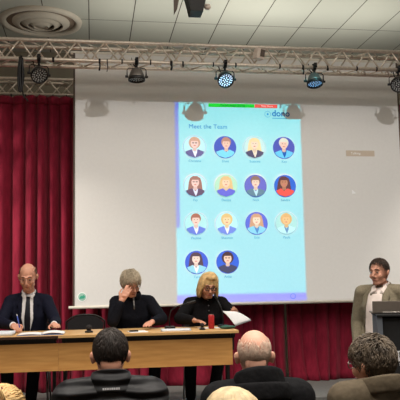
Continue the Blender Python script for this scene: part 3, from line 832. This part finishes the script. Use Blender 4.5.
# --- grey haired man, hand on brow
J = dict(head=(-.03, -.185, 1.178), hrot=(26, -6, 22), sR=(-.170, -.075, 1.0), sL=(.158, -.05, .998), eR=(-.205, -.345, .830), eL=(.265, -.23, .835), wR=(-.125, -.345, 1.025), wL=(.150, -.445, .822), neck=(-.008, -.065, 1.065),
         kR=(-.19, -.34, .53), kL=(.19, -.34, .53), aR=(-.19, -.28, .085), aL=(.17, -.30, .085))
t, Mh, g, body, nk = person('grey haired seated man in black sweater resting his brow on his hand', (.395, 7.0, .3), 0, J, M['skin2'], M['sweater'], M['trousers'],
    hand_r=((.50, .08, .85), (.2, 1, -.1), 3.0, (.16, .10, .12, .2), 1, 1, .4, .05), hand_l=((-.35, -.93, -.06), (0, -.05, -1), 1.2, (.3, .3, .3, .35), -1, 1, .4), top_name='sweater', group=GS, w=1.02)
bv = bvh_of(g)
collar(t, M['sweater'], nk + V((0, -.01, -.03)), .080, .072, .06, 22, .012)
patch('zip', [(-.012, 1.05), (.004, 1.05), (.010, .93), (-.002, .93)], bv, .003, M['chrome'], t, .003)
add_face(t, Mh, 1, M['hair_grey'])
hair_short(t, Mh, 1, M['hair_grey'], SHORT, n=1100, length=.06, lift=.018, rad=.0026, seed=5, shell=1.05, comb=(.5, -.7, -.1), wave=.3)
add_glasses(t, Mh, 1, M['glass_thin'], .0018)

# --- blonde woman in black
J = dict(head=(.008, -.165, 1.142), hrot=(19, 3, 4), sR=(-.160, -.035, .965), sL=(.160, -.035, .965), eR=(-.29, -.235, .835), eL=(.27, -.24, .835), wR=(-.175, -.435, .825), wL=(.205, -.445, .840),
         kR=(-.20, -.32, .53), kL=(.09, -.31, .53), aR=(-.20, -.28, .085), aL=(.02, -.26, .085))
t, Mh, g, body, nk = person('blonde seated woman in black with dark glasses reading a paper', (1.118, 7.0, .3), 0, J, M['skin1'], M['blackcloth'], M['blackcloth'], w=.93, head_k=.96, jaw=.9,
    hand_r=((.55, -.82, -.08), (0, -.1, -1), 1.4, (.22, .2, .22, .25), 1, .9, .3), hand_l=((-.15, -.72, .55), (-.5, .5, .6), .6, (.45, .5, .5, .55), -1, .9, .8), top_name='blouse', thick=.022, group=GS, neckr=.046)
collar(t, M['blackcloth'], nk + V((0, -.01, -.035)), .078, .064, .06, 14, .010)
bv = bvh_of(g)
bm = B()
for z in (1.0, .95, .90):
    h = bv.ray_cast(V((.01, -1, z)), V((0, 1, 0)))
    if h[0]: ell(bm, h[0], (.007, .004, .007), None, 10, 6)
obj('buttons', bm, M['chrome'], t, True)
add_face(t, Mh, .96, M['hair_brown'], mat('lipstick', (170, 70, 72), .5))
hair_fall(t, Mh, .96, M['hair_blonde'], zend=-.105, gap=46, seed=8, part=.018, flick=.06, back=-.12)
add_glasses(t, Mh, .96, M['glass_frame'], .0034)

# --- standing man in olive grey blazer
J = dict(head=(-.005, -.045, 1.545), hrot=(4, 0, -12), pelvis=(0, 0, .90), sR=(-.195, .0, 1.355), sL=(.195, .0, 1.355), eR=(-.262, .03, 1.075), eL=(.262, .03, 1.075), wR=(-.225, -.09, .845), wL=(.235, -.08, .845),
         kR=(-.11, -.02, .49), kL=(.10, -.01, .49), aR=(-.12, .01, .088), aL=(.11, .02, .088))
t, Mh, g, body, nk = person('standing dark haired man in olive grey blazer behind the lectern', (2.69, 6.30, 0), R(-42), J, M['skin2'], M['greycoat'], M['trousers'], w=1.06, belly=.015,
    hand_r=((.05, -.25, -.95), (1, 0, 0), .8, (.35, .35, .35, .4), -1, 1, .3), hand_l=((-.05, -.25, -.95), (-1, 0, 0), .8, (.35, .35, .35, .4), 1, 1, .3), top_name='blazer', thick=.022, hem=.76, cuff=.02, group=GS)
bv = bvh_of(g)
patch('shirt', [(-.065, 1.40), (.050, 1.40), (.055, 1.30), (.03, 1.1), (.01, .80), (-.13, .80), (-.15, 1.1), (-.12, 1.30)], bv, .004, M['pinkshirt'], t)
for s in (-1, 1):
    o_ = -.02
    if s < 0:
        patch('lapel', [(-.062, 1.415), (-.095, 1.39), (-.165, 1.315), (-.145, 1.30), (-.158, 1.28), (-.168, 1.03), (-.150, 1.04), (-.142, 1.2), (-.112, 1.31)], bv, .011, M['greycoat'], t, .008)
        patch('shirt_collar', [(-.018, 1.375), (-.05, 1.43), (-.078, 1.405), (-.07, 1.345)], bv, .014, M['pinkshirt'], t, .006)
        continue
    patch('lapel', [(s * .055, 1.415), (s * .085, 1.39), (s * .125 + o_, 1.315), (s * .105 + o_, 1.30), (s * .118 + o_, 1.28), (s * .085 + o_ * 1.5, 1.03), (s * .070 + o_ * 1.5, 1.04), (s * .072 + o_, 1.2), (s * .064 + o_, 1.33)], bv, .011, M['greycoat'], t, .008)
    patch('shirt_collar', [(s * .018, 1.375), (s * .05, 1.43), (s * .07, 1.405), (s * .05, 1.345)], bv, .014, M['pinkshirt'], t, .006)
collar(t, M['pinkshirt'], nk + V((0, -.012, -.02)), .068, .062, .05, 26, .007)
collar(t, M['greycoat'], nk + V((0, .0, -.035)), .086, .072, .05, 62, .012, name='blazer_collar')
bm = B()
for z in (.99, .90):
    h = bv.ray_cast(V((-.12, -1, z)), V((0, 1, 0)))
    if h[0]: ell(bm, h[0], (.009, .005, .009), None, 10, 6)
obj('buttons', bm, M['iris'], t, True)
add_face(t, Mh, 1, M['hair_brown'])
hair_short(t, Mh, 1, M['hair_brown'], [(-1, .80), (-.72, .66), (-.45, .36)] + SHORT[3:], n=900, length=.035, lift=.007, rad=.0022, seed=9, shell=1.035, comb=(.2, .3, .6), wave=.1)

# --- audience (backs to the camera)
def aud(label, hx, hy, zh, yaw, hrot, skin, top, legm, **kw):
    sh = kw.pop('sh', .19); drop = kw.pop('drop', .235)
    J = seated(zh, -.06, 0, sh, drop); J['hrot'] = hrot
    return person(label, (hx, hy - .06, 0), PI + R(yaw), J, skin, top, legm, group=GA, hand_r=((.3, -.9, -.2), (0, .2, -1), .8, (.2,) * 4, 1, 1, .3), hand_l=((-.3, -.9, -.2), (0, .2, -1), .8, (.2,) * 4, -1, 1, .3), **kw)

t, Mh, g, body, nk = aud('dark haired man in black quilted jacket seen from behind', .085, 3.43, 1.152, 0, (3, 0, 0), M['skin2'], M['puffer'], M['trousers'], thick=.040, top_name='puffer_jacket', drop=.185, sh=.185)
col_ = collar(t, M['puffer'], nk + V((0, -.005, -.055)), .094, .080, .108, 12, .018)
h = bvh_of(g, bpy.context.scene.objects[-1] if False else col_).ray_cast(V((0, 1, nk.z - .012)), V((0, -1, 0)))
bm = B(); y = (h[0].y if h[0] else .12) + .012
for i, wd in enumerate((.008, .006, .007, .005, .008, .006, .007, .006)): box(bm, (.036 - i * .010, y, nk.z - .012), (wd, .003, .008))
obj('back_lettering', bm, M['sign_white'], t)
add_face(t, Mh, 1, M['hair_dark'])
hair_short(t, Mh, 1, M['hair_dark'], SHORT, n=1500, length=.028, lift=.005, rad=.0018, seed=12, shell=1.015, comb=(0, .2, -.3))

t, Mh, g, body, nk = aud('bald man with white hair fringe in black coat, thick collar up', .762, 3.32, 1.138, 0, (2, 0, -8), M['skin3'], M['blackcoat'], M['trousers'], thick=.040, top_name='coat', drop=.19, sh=.185, head_k=1.0)
collar(t, M['blackcoat'], nk + V((0, .0, -.06)), .110, .098, .12, 14, .030, back_up=.15)
collar(t, M['blackcoat'], nk + V((0, .012, -.075)), .132, .122, .085, 40, .030, name='hood')
add_face(t, Mh, 1.0, M['hair_grey2'])
hair_short(t, Mh, 1.0, M['hair_grey2'], [(-1, .5), (-.4, .3), (-.2, -.05), (0, -.2), (.25, -.72), (1, -.8)], top=.58, n=2200, length=.020, lift=.002, rad=.0010, seed=14, shell=.985, only_strands=True, comb=(0, .1, -.6))

t, Mh, g, body, nk = aud('brown and grey wavy haired man in olive jacket and glasses', 1.298, 3.18, 1.098, 8, (6, 0, 24), M['skin2'], M['olive'], M['trousers'], thick=.030, top_name='jacket', drop=.140, sh=.18, head_k=.96)
collar(t, M['olive'], nk + V((0, .0, -.055)), .106, .094, .075, 22, .016, back_up=.1)
add_face(t, Mh, .96, M['hair_mix'])
hair_short(t, Mh, .96, M['hair_mix'], SHORT, n=1300, length=.060, lift=.022, rad=.0034, seed=16, shell=1.02, comb=(0, .3, -.6), wave=.9)
add_glasses(t, Mh, .96, M['glass_thin'], .0026)

t, Mh, g, body, nk = aud('ash blonde person in beige at the bottom middle, only the hair showing', .505, 2.55, .975, 4, (4, 0, 0), M['skin1'], M['beige'], M['trousers'], w=.95, thick=.024, top_name='cardigan', drop=.225, sh=.165)
add_face(t, Mh, 1, M['hair_ash'])
hair_fall(t, Mh, 1, M['hair_ash'], zend=-.10, gap=44, seed=21, n=1100, rad=.003, part=.01, rx=.100, ry=.114, rz=.104, back=-.12)
t, Mh, g, body, nk = aud('blonde person at the bottom left corner, hair tied with red scrunchie', -.325, 2.67, .995, -4, (2, 0, -10), M['skin1'], M['beige'], M['trousers'], w=.95, thick=.024, top_name='cardigan', drop=.225, sh=.165)
add_face(t, Mh, 1, M['hair_blonde'])
hr_ = hair_short(t, Mh, 1, M['hair_blonde'], SHORT, n=1500, length=.085, lift=.016, rad=.0026, seed=23, shell=1.06, comb=(0, .5, .6), crown=(0, -1, -.2))
bm = B(); tube(bm, [Mh @ V((.012 + .026 * math.cos(a), .052 + .010 * math.sin(a) , .122 + .016 * math.sin(a))) for a in [2 * PI * j / 16 for j in range(16)]], .011, n=8, loop=True); obj('scrunchie', bm, M['scrunchie'], t, True)
bm = B(); rnd = random.Random(5)
for i in range(90):
    a = rnd.uniform(0, 6.28); q = rnd.uniform(.01, .026); p = V((.012 + q * math.cos(a), .060, .118 + q * .5 * math.sin(a)))
    o2 = V((math.cos(a), .6, math.sin(a) * .6 - .2)) * .035
    tube(bm, [Mh @ p, Mh @ (p + o2 * .6 + V((0, .015, .012))), Mh @ (p + o2 * 1.2 + V((0, .02, -.02)))], [.004, .004, .0015], n=4)
obj('hair_bun', bm, M['hair_blonde'], t, True)

# chairs people sit on
for lb, loc, rz in (('black chair under the man in the navy suit', (-.607, 7.03, .3), 0), ('black chair under the grey haired man', (.395, 7.03, .3), 0), ('black chair under the blonde woman in black', (1.118, 7.03, .3), 0),
                    ('chair under the dark haired man in quilted jacket', (.078, 3.31, 0), PI), ('chair under the bald man in black coat', (.761, 3.20, 0), PI), ('chair under the man in olive jacket', (1.298, 3.07, 0), PI + R(8)),
                    ('chair under the ash blonde person', (.50, 2.42, 0), PI + R(4)), ('chair under the blonde person with red scrunchie', (-.325, 2.54, 0), PI - R(4))):
    dup(ch, loc, rz, lb)

# ------------------------------------------------------------------ things on the tables
TT = 1.0602
def sheet(name, corners, m, th=.0015, curl=0, parent=None):
    c = [V(p) for p in corners]; bm = B(); n = 8; g0, g1 = [], []
    for i in range(n + 1):
        r0, r1 = [], []
        for j in range(n + 1):
            u, v = i / n, j / n
            p = c[0] * (1 - u) * (1 - v) + c[1] * u * (1 - v) + c[2] * u * v + c[3] * (1 - u) * v + V((0, 0, curl * math.sin(PI * u)))
            r0.append(bm.verts.new(p)); r1.append(bm.verts.new(p + V((0, 0, th))))
        g0.append(r0); g1.append(r1)
    for i in range(n):
        for j in range(n):
            bm.faces.new((g0[i][j], g0[i][j + 1], g0[i + 1][j + 1], g0[i + 1][j])); bm.faces.new((g1[i][j], g1[i + 1][j], g1[i + 1][j + 1], g1[i][j + 1]))
    for i in range(n):
        bm.faces.new((g0[i][0], g0[i + 1][0], g1[i + 1][0], g1[i][0])); bm.faces.new((g0[i][n], g1[i][n], g1[i + 1][n], g0[i + 1][n]))
        bm.faces.new((g0[0][i], g1[0][i], g1[0][i + 1], g0[0][i + 1])); bm.faces.new((g0[n][i], g0[n][i + 1], g1[n][i + 1], g1[n][i]))
    return obj(name, bm, m, parent, True)
def flatsheet(name, x0, x1, y0, y1, z, m, th, rot=0, curl=0, parent=None):
    cx, cy = (x0 + x1) / 2, (y0 + y1) / 2; c, s = math.cos(R(rot)), math.sin(R(rot))
    P = [(cx + (x - cx) * c - (y - cy) * s, cy + (x - cx) * s + (y - cy) * c, z) for x, y in ((x0, y0), (x1, y0), (x1, y1), (x0, y1))]
    return sheet(name, P, m, th, curl, parent)
# open document in front of the suited man
t = thing('open_document', 'open white document lying under the hands of the suited man', 'document', (-.42, 6.33, TT))
def loc(o, t): o.parent = t; o.matrix_parent_inverse = Matrix.Translation(-V(t.location)); return o
loc(flatsheet('cover', -.63, -.245, 6.13, 6.37, TT, M['folder'], .003), t)
loc(flatsheet('left_page', -.62, -.435, 6.135, 6.36, TT + .0035, M['paper'], .006, 0, .006), t)
loc(flatsheet('right_page', -.43, -.235, 6.14, 6.36, TT + .0035, M['paper'], .010, 0, .012), t)
tag(flatsheet('paper_stack', -.98, -.665, 6.14, 6.40, TT, M['paper2'], .030), 'thick stack of papers at the left end of the left table', 'papers')
t = thing('pen', 'blue pen in the right hand of the suited man', 'pen', (-.655, 6.46, 1.2))
bm = B(); cyl(bm, (.022, -.035, -.088), (-.004, .0, .01), .005, n=10); loc_ = obj('barrel', bm, M['penm'], t, True)
bm = B(); cyl(bm, (-.004, 0, .01), (-.008, .005, .025), .0035, n=8); obj('pen_cap', bm, M['paper'], t, True)
# conference microphone with round foam head
def ballmic(label, x, y, k=1.0):
    t = thing('table_microphone', label, 'microphone', (x, y, TT), 0, 'small table microphones')
    obj('base', lathe(B(), [(.001, 0), (.035 * k, 0), (.036 * k, .012), (.02 * k, .02), (.001, .02)], (0, 0, 0), 20), M['black'], t, True)
    bm = B(); ell(bm, (0, 0, .042), (.027 * k, .027 * k, .027 * k)); obj('foam_head', bm, M['seatcloth'], t, True)
ballmic('small black ball microphone on the table in front of the empty chair', -.03, 6.3)
ballmic('small black ball microphone beside the red can', .963, 6.22, .75)
def goose(label, base, pts, headlen):
    t = thing('gooseneck_microphone', label, 'microphone', base, 0, 'gooseneck microphones')
    bm = B(); box(bm, (0, 0, .0125), (.09, .11, .025), bev=.006); obj('base', bm, M['black'], t)
    P = [V(p) - V(base) for p in pts]
    bm = B(); tube(bm, P, .0055, n=8); obj('neck', bm, M['black'], t, True)
    d = (P[-1] - P[-2]).normalized(); bm = B(); cap(bm, P[-1], P[-1] + d * headlen, .010, .012); obj('microphone_head', bm, M['blackmetal'], t, True)
goose('long black gooseneck microphone reaching left across the blonde woman\'s chest', (.70, 6.45, TT), [(.70, 6.45, TT + .02), (.69, 6.43, 1.16), (.705, 6.41, 1.23), (.76, 6.40, 1.266), (.86, 6.42, 1.290)], .075)
goose('black gooseneck microphone rising to the blonde woman\'s chin', (1.20, 6.47, TT), [(1.20, 6.47, TT + .02), (1.20, 6.47, 1.15), (1.185, 6.48, 1.24), (1.15, 6.5, 1.32)], .045)
# red can
t = thing('drink_can', 'slim red can standing on the table before the blonde woman', 'can', (1.065, 6.34, TT))
obj('can_body', lathe(B(), [(.001, 0), (.022, 0), (.027, .008), (.027, .115), (.022, .126), (.001, .126)], (0, 0, 0), 24), M['red'], t, True)
obj('can_lid', lathe(B(), [(.001, .127), (.021, .127), (.022, .129), (.001, .129)], (0, 0, 0), 24), M['alu_dull'], t, True)
# green case
t = thing('glasses_case', 'dark green oblong spectacle case on the right end of the table', 'glasses case', (1.195, 6.24, TT), R(4))
bm = B(); ell(bm, (0, 0, .017), (.075, .032, .0165), None, 24, 12); cb = obj('case_body', bm, M['green'], t, True)
bm = B(); tube(bm, [V((.0765 * math.cos(a), .0335 * math.sin(a), .017)) for a in [2 * PI * j / 28 for j in range(28)]], .002, n=6, loop=True); obj('case_seam', bm, M['black'], t, True)
# papers
tag(flatsheet('paper', .31, .47, 6.12, 6.33, TT, M['paper'], .004, 6), 'white paper under the grey haired man\'s resting arm', 'paper')
t = thing('mobile_phone', 'dark phone lying on the table before the grey haired man', 'phone', (.355, 6.19, TT + .0045), R(10)); bm = B(); box(bm, (0, 0, .006), (.075, .035, .011), bev=.003); obj('phone_body', bm, M['black'], t)
bm = B(); box(bm, (0, 0, .0122), (.066, .029, .001)); obj('phone_screen', bm, M['lens'], t)
tag(flatsheet('paper_stack', .60, .86, 6.14, 6.34, TT, M['paper2'], .012, -3), 'flat pile of papers between the grey haired man and the blonde woman', 'papers')
tag(flatsheet('paper', .965, 1.16, 6.36, 6.50, TT, M['paper'], .003, 8), 'white page lying under the right hand of the blonde woman', 'paper')
t = thing('held_papers', 'sheaf of white papers held up in the blonde woman\'s left hand', 'papers', (1.31, 6.45, 1.1))
q = [(1.188, 6.43, 1.212), (1.292, 6.40, 1.085), (1.452, 6.45, 1.128), (1.325, 6.475, 1.202)]
for i in range(3):
    o = sheet('sheet', [V(p) + V((.004 * i, .004 * i, -.006 * i)) for p in q], M['paper'] if i < 2 else M['paper2'], .001, .008 + .003 * i); loc(o, t)

# ------------------------------------------------------------------ lectern
t = thing('lectern', 'black lectern with grey side and white sign at the right edge', 'lectern', (2.70, 5.75, 0), R(-16)); t.scale = (1, 1, .98)
def lb(x, y, z): return (x - 2.66, y - 5.75, z)
bm = B(); box(bm, (.03, .03, .59), (.56, .30, 1.18), bev=.006); obj('cabinet', bm, M['lectern_black'], t)
for s in (-1, 1):
    bm = B(); prism(bm, [(-.15, 0), (.20, 0), (.20, 1.19), (-.15, 1.19)], 'x', .03 + s * .305 - .022, .03 + s * .305 + .022); obj('side_panel', bm, M['lectern_side'], t)
bm = B(); box(bm, (.03, .04, 1.20), (.66, .42, .02), bev=.005); obj('top_board', bm, M['lectern_black'], t)
sg = obj('sign_plate', box(B(), (.0, -.124, .853), (.29, .008, .085)), M['sign_white'], t)
bm = B()
for x in (-.118, -.066, -.03, .02, .06, .11): box(bm, (x, -.1295, .864), (.014, .003, .045))
for x in (-.048, .04): box(bm, (x, -.1295, .844), (.05, .003, .012))
obj('sign_lettering', bm, M['black'], sg)
bm = B(); box(bm, (.01, -.124, .785), (.27, .008, .03)); obj('sign_strip', bm, M['sign_white'], t)
# laptop with lid towards the hall
t = thing('laptop', 'open grey laptop on the lectern, lid back towards the hall', 'laptop', (2.545, 5.73, 1.1862), R(-16))
bm = B(); box(bm, (0, .13, .008), (.36, .24, .014), bev=.004); obj('keyboard_base', bm, M['laptop'], t)
bm = B(); box(bm, (0, -.016, .058), (.36, .008, .100), Euler((R(8), 0, 0)), .003); ld = obj('lid', bm, M['laptop'], t)
bm = B(); box(bm, (.04, -.012, .0125), (.27, .012, .008), bev=.002); obj('hinge', bm, M['laptop_edge'], ld)
bm = B(); box(bm, (0, -.0105, .060), (.33, .002, .080), Euler((R(8), 0, 0))); obj('display', bm, M['lens'], ld)
t = thing('lectern_microphone', 'black microphone above the laptop at the right picture edge', 'microphone', (2.80, 5.64, 1.1862))
bm = B(); cyl(bm, (0, 0, 0), (0, 0, .012), .045); obj('base', bm, M['black'], t)
bm = B(); tube(bm, [(0, 0, .01), (0, 0, .08), (-.02, 0, .112), (-.07, 0, .12)], .006, n=8); obj('neck', bm, M['black'], t, True)
bm = B(); cap(bm, (-.07, 0, .12), (-.20, 0, .122), .011, .014); obj('microphone_head', bm, M['black'], t, True)

# ------------------------------------------------------------------ light
def area(name, loc, size, power, color=(1, .93, .84), rot=(0, 0, 0), sy=None):
    l = bpy.data.lights.new(name, 'AREA'); l.energy = power; l.color = color; l.size = size
    if sy: l.shape = 'RECTANGLE'; l.size_y = sy
    o = bpy.data.objects.new(name, l); COL.objects.link(o); o.location = loc; o.rotation_euler = rot; return o
WARM = (1, .93, .83); STAGE, HALL, AS, AH = 170, 400, 68, 34
def down(x, y, power, tilt, cone, z=5.04):
    l = bpy.data.lights.new('ceiling_downlight', 'SPOT'); l.energy = power; l.color = WARM; l.spot_size = R(cone); l.spot_blend = 1; l.shadow_soft_size = .12
    o = bpy.data.objects.new('ceiling_downlight', l); COL.objects.link(o); o.location = (x, y, z); o.rotation_euler = (R(tilt), 0, 0)
for x in (-1.9, -.2, 1.5, 3.2): down(x, 5.2, STAGE, 0, 100)
for x in (-2.0, .2, 2.2, 4.2): down(x, 1.8, HALL, 18, 72)
for x in (-1.6, 1.0, 3.4): area('ceiling_panel_light', (x, 4.0, 5.05), 2.2, AS, WARM, sy=2.4)
for x in (-1.6, 1.0, 3.4): area('ceiling_panel_light', (x, 1.0, 5.05), 1.2, AH, WARM, sy=.6)
def fill_spot(src, aim, power, cone):  # added out-of-view spot that brightens one curtain; no real lamp there
    l = bpy.data.lights.new('curtain_fill', 'SPOT'); l.energy = power; l.color = WARM; l.spot_size = R(cone); l.spot_blend = 1; l.shadow_soft_size = .1
    o = bpy.data.objects.new('curtain_fill', l); COL.objects.link(o); o.location = src; o.rotation_euler = (V(aim) - V(src)).to_track_quat('-Z', 'Y').to_euler()
fill_spot((-4.4, 6.4, 4.9), (-1.35, 8.2, 2.4), 1500, 34)
fill_spot((7.0, 6.4, 4.9), (4.7, 8.2, 2.4), 1300, 28)
for x, p_ in ((-2.2, 2), (.6, 11), (2.2, 19), (3.8, 15)):
    area('ceiling_fill', (x, 8.75, 3.9), 1.2, p_, (.95, 1, .94), rot=(PI, 0, 0), sy=.25)  # unseen fill lights added behind the screen to brighten the ceiling

# the projector's beam: a spot whose colour depends on where on the screen it lands
PL = V((2.55, 3.4, 4.62)); PS = 830.0
def projector():
    l = bpy.data.lights.new('projector_beam', 'SPOT'); l.energy = PS; l.spot_size = R(75); l.spot_blend = 0; l.shadow_soft_size = .012
    o = bpy.data.objects.new('projector_beam', l); COL.objects.link(o); o.location = PL
    o.rotation_euler = (V((1.75, SY, 2.3)) - PL).to_track_quat('-Z', 'Y').to_euler()
    l.use_nodes = True; nt = l.node_tree; N = nt.nodes; Lk = nt.links
    for n in list(N): N.remove(n)
    out = N.new('ShaderNodeOutputLight'); em = N.new('ShaderNodeEmission'); Lk.new(em.outputs[0], out.inputs[0])
    geo = N.new('ShaderNodeNewGeometry'); sx = N.new('ShaderNodeSeparateXYZ'); Lk.new(geo.outputs['Incoming'], sx.inputs[0])
    def m(op, a, b=None, c=None):
        n = N.new('ShaderNodeMath'); n.operation = op
        for i, v in enumerate((a, b, c)):
            if v is None: continue
            if isinstance(v, (int, float)): n.inputs[i].default_value = v
            else: Lk.new(v, n.inputs[i])
        return n.outputs[0]
    D = SY - PL.y
    tx = m('MULTIPLY', m('DIVIDE', sx.outputs[0], sx.outputs[1]), D); tz = m('MULTIPLY', m('DIVIDE', sx.outputs[2], sx.outputs[1]), D)
    X = m('ADD', tx, PL.x); Z = m('ADD', tz, PL.z)
    def rng(v, a, b): return m('MULTIPLY', m('GREATER_THAN', v, a), m('LESS_THAN', v, b))
    def rect(x0, x1, z0, z1): return m('MULTIPLY', rng(X, x0, x1), rng(Z, z0, z1))
    u = m('DIVIDE', m('SUBTRACT', X, 1.178 - .1787), .3574); w = m('DIVIDE', m('SUBTRACT', Z, 1.700 - .2237), .4473)
    fu = m('MULTIPLY', m('SUBTRACT', m('FRACT', u), .5), .3574); fw = m('MULTIPLY', m('SUBTRACT', m('FRACT', w), .5), .4473)
    rr = m('SQRT', m('ADD', m('MULTIPLY', fu, fu), m('MULTIPLY', fw, fw)))
    circ = m('MULTIPLY', m('LESS_THAN', rr, .137), rect(.98, 2.44, 1.5, 3.28))
    circ = m('MULTIPLY', circ, m('SUBTRACT', 1.0, rect(1.72, 2.6, 1.4, 1.92)))
    top = rect(1.352, 2.185, 3.523, 3.566)
    white = m('MINIMUM', m('ADD', circ, top), 1.0)
    def mix(f, a, b):
        n = N.new('ShaderNodeMixRGB'); Lk.new(f, n.inputs[0])
        for i, v in ((1, a), (2, b)):
            if isinstance(v, tuple): n.inputs[i].default_value = (*v, 1)
            else: Lk.new(v, n.inputs[i])
        return n.outputs[0]
    grad = m('DIVIDE', m('SUBTRACT', Z, 1.24), 2.33)
    slide = mix(grad, SLIDE_LO, SLIDE_HI)
    slide = mix(rect(.95, .995, 2.1, 3.6), slide, BLUE_BAR)
    slide = mix(rect(.95, 2.47, 1.24, 1.335), slide, BLUE_BAR2)
    slide = mix(white, slide, WHITE)
    full = mix(rect(.95, 2.465, 1.243, 3.572), BLACKLEVEL, slide)
    full = mix(rect(-.19, 3.80, 1.24, 3.572), (0, 0, 0), full)
    # strength compensates distance so that the picture is evenly bright, as a projector's optics do
    inv = m('DIVIDE', 1.0, m('ABSOLUTE', sx.outputs[1])); k = m('MULTIPLY', inv, m('MULTIPLY', inv, inv))
    Lk.new(full, em.inputs['Color']); Lk.new(k, em.inputs['Strength'])
BLACKLEVEL = (.215, .21, .205); SLIDE_HI = (.12, .76, .88); SLIDE_LO = (.05, .62, .82); BLUE_BAR = (.0, .10, .72); BLUE_BAR2 = (.0, .05, .95); WHITE = (.78, .82, .86)
projector()

w = bpy.data.worlds.new('hall_world'); SC.world = w; w.use_nodes = True
w.node_tree.nodes['Background'].inputs[0].default_value = (.05, .05, .05, 1)

# ------------------------------------------------------------------ camera
a, p, roll = R(8.8), math.atan(80 / 700), .018
f = V((math.sin(a) * math.cos(p), math.cos(a) * math.cos(p), math.sin(p)))
r0 = V((math.cos(a), -math.sin(a), 0)); u0 = r0.cross(f)
r = r0 * math.cos(roll) - u0 * math.sin(roll); u = u0 * math.cos(roll) + r0 * math.sin(roll)
cam = bpy.data.cameras.new('camera'); cam.sensor_width = 36; cam.lens = 700 / 400 * 36; cam.clip_start = .05
co = bpy.data.objects.new('camera', cam); COL.objects.link(co)
co.matrix_world = Matrix(((r.x, u.x, -f.x, 0), (r.y, u.y, -f.y, 0), (r.z, u.z, -f.z, 1.5), (0, 0, 0, 1)))
SC.camera = co
vs = SC.view_settings; vs.view_transform = 'Standard'; vs.look = 'None'; vs.gamma = 1; vs.exposure = 0
vs.use_curve_mapping = False
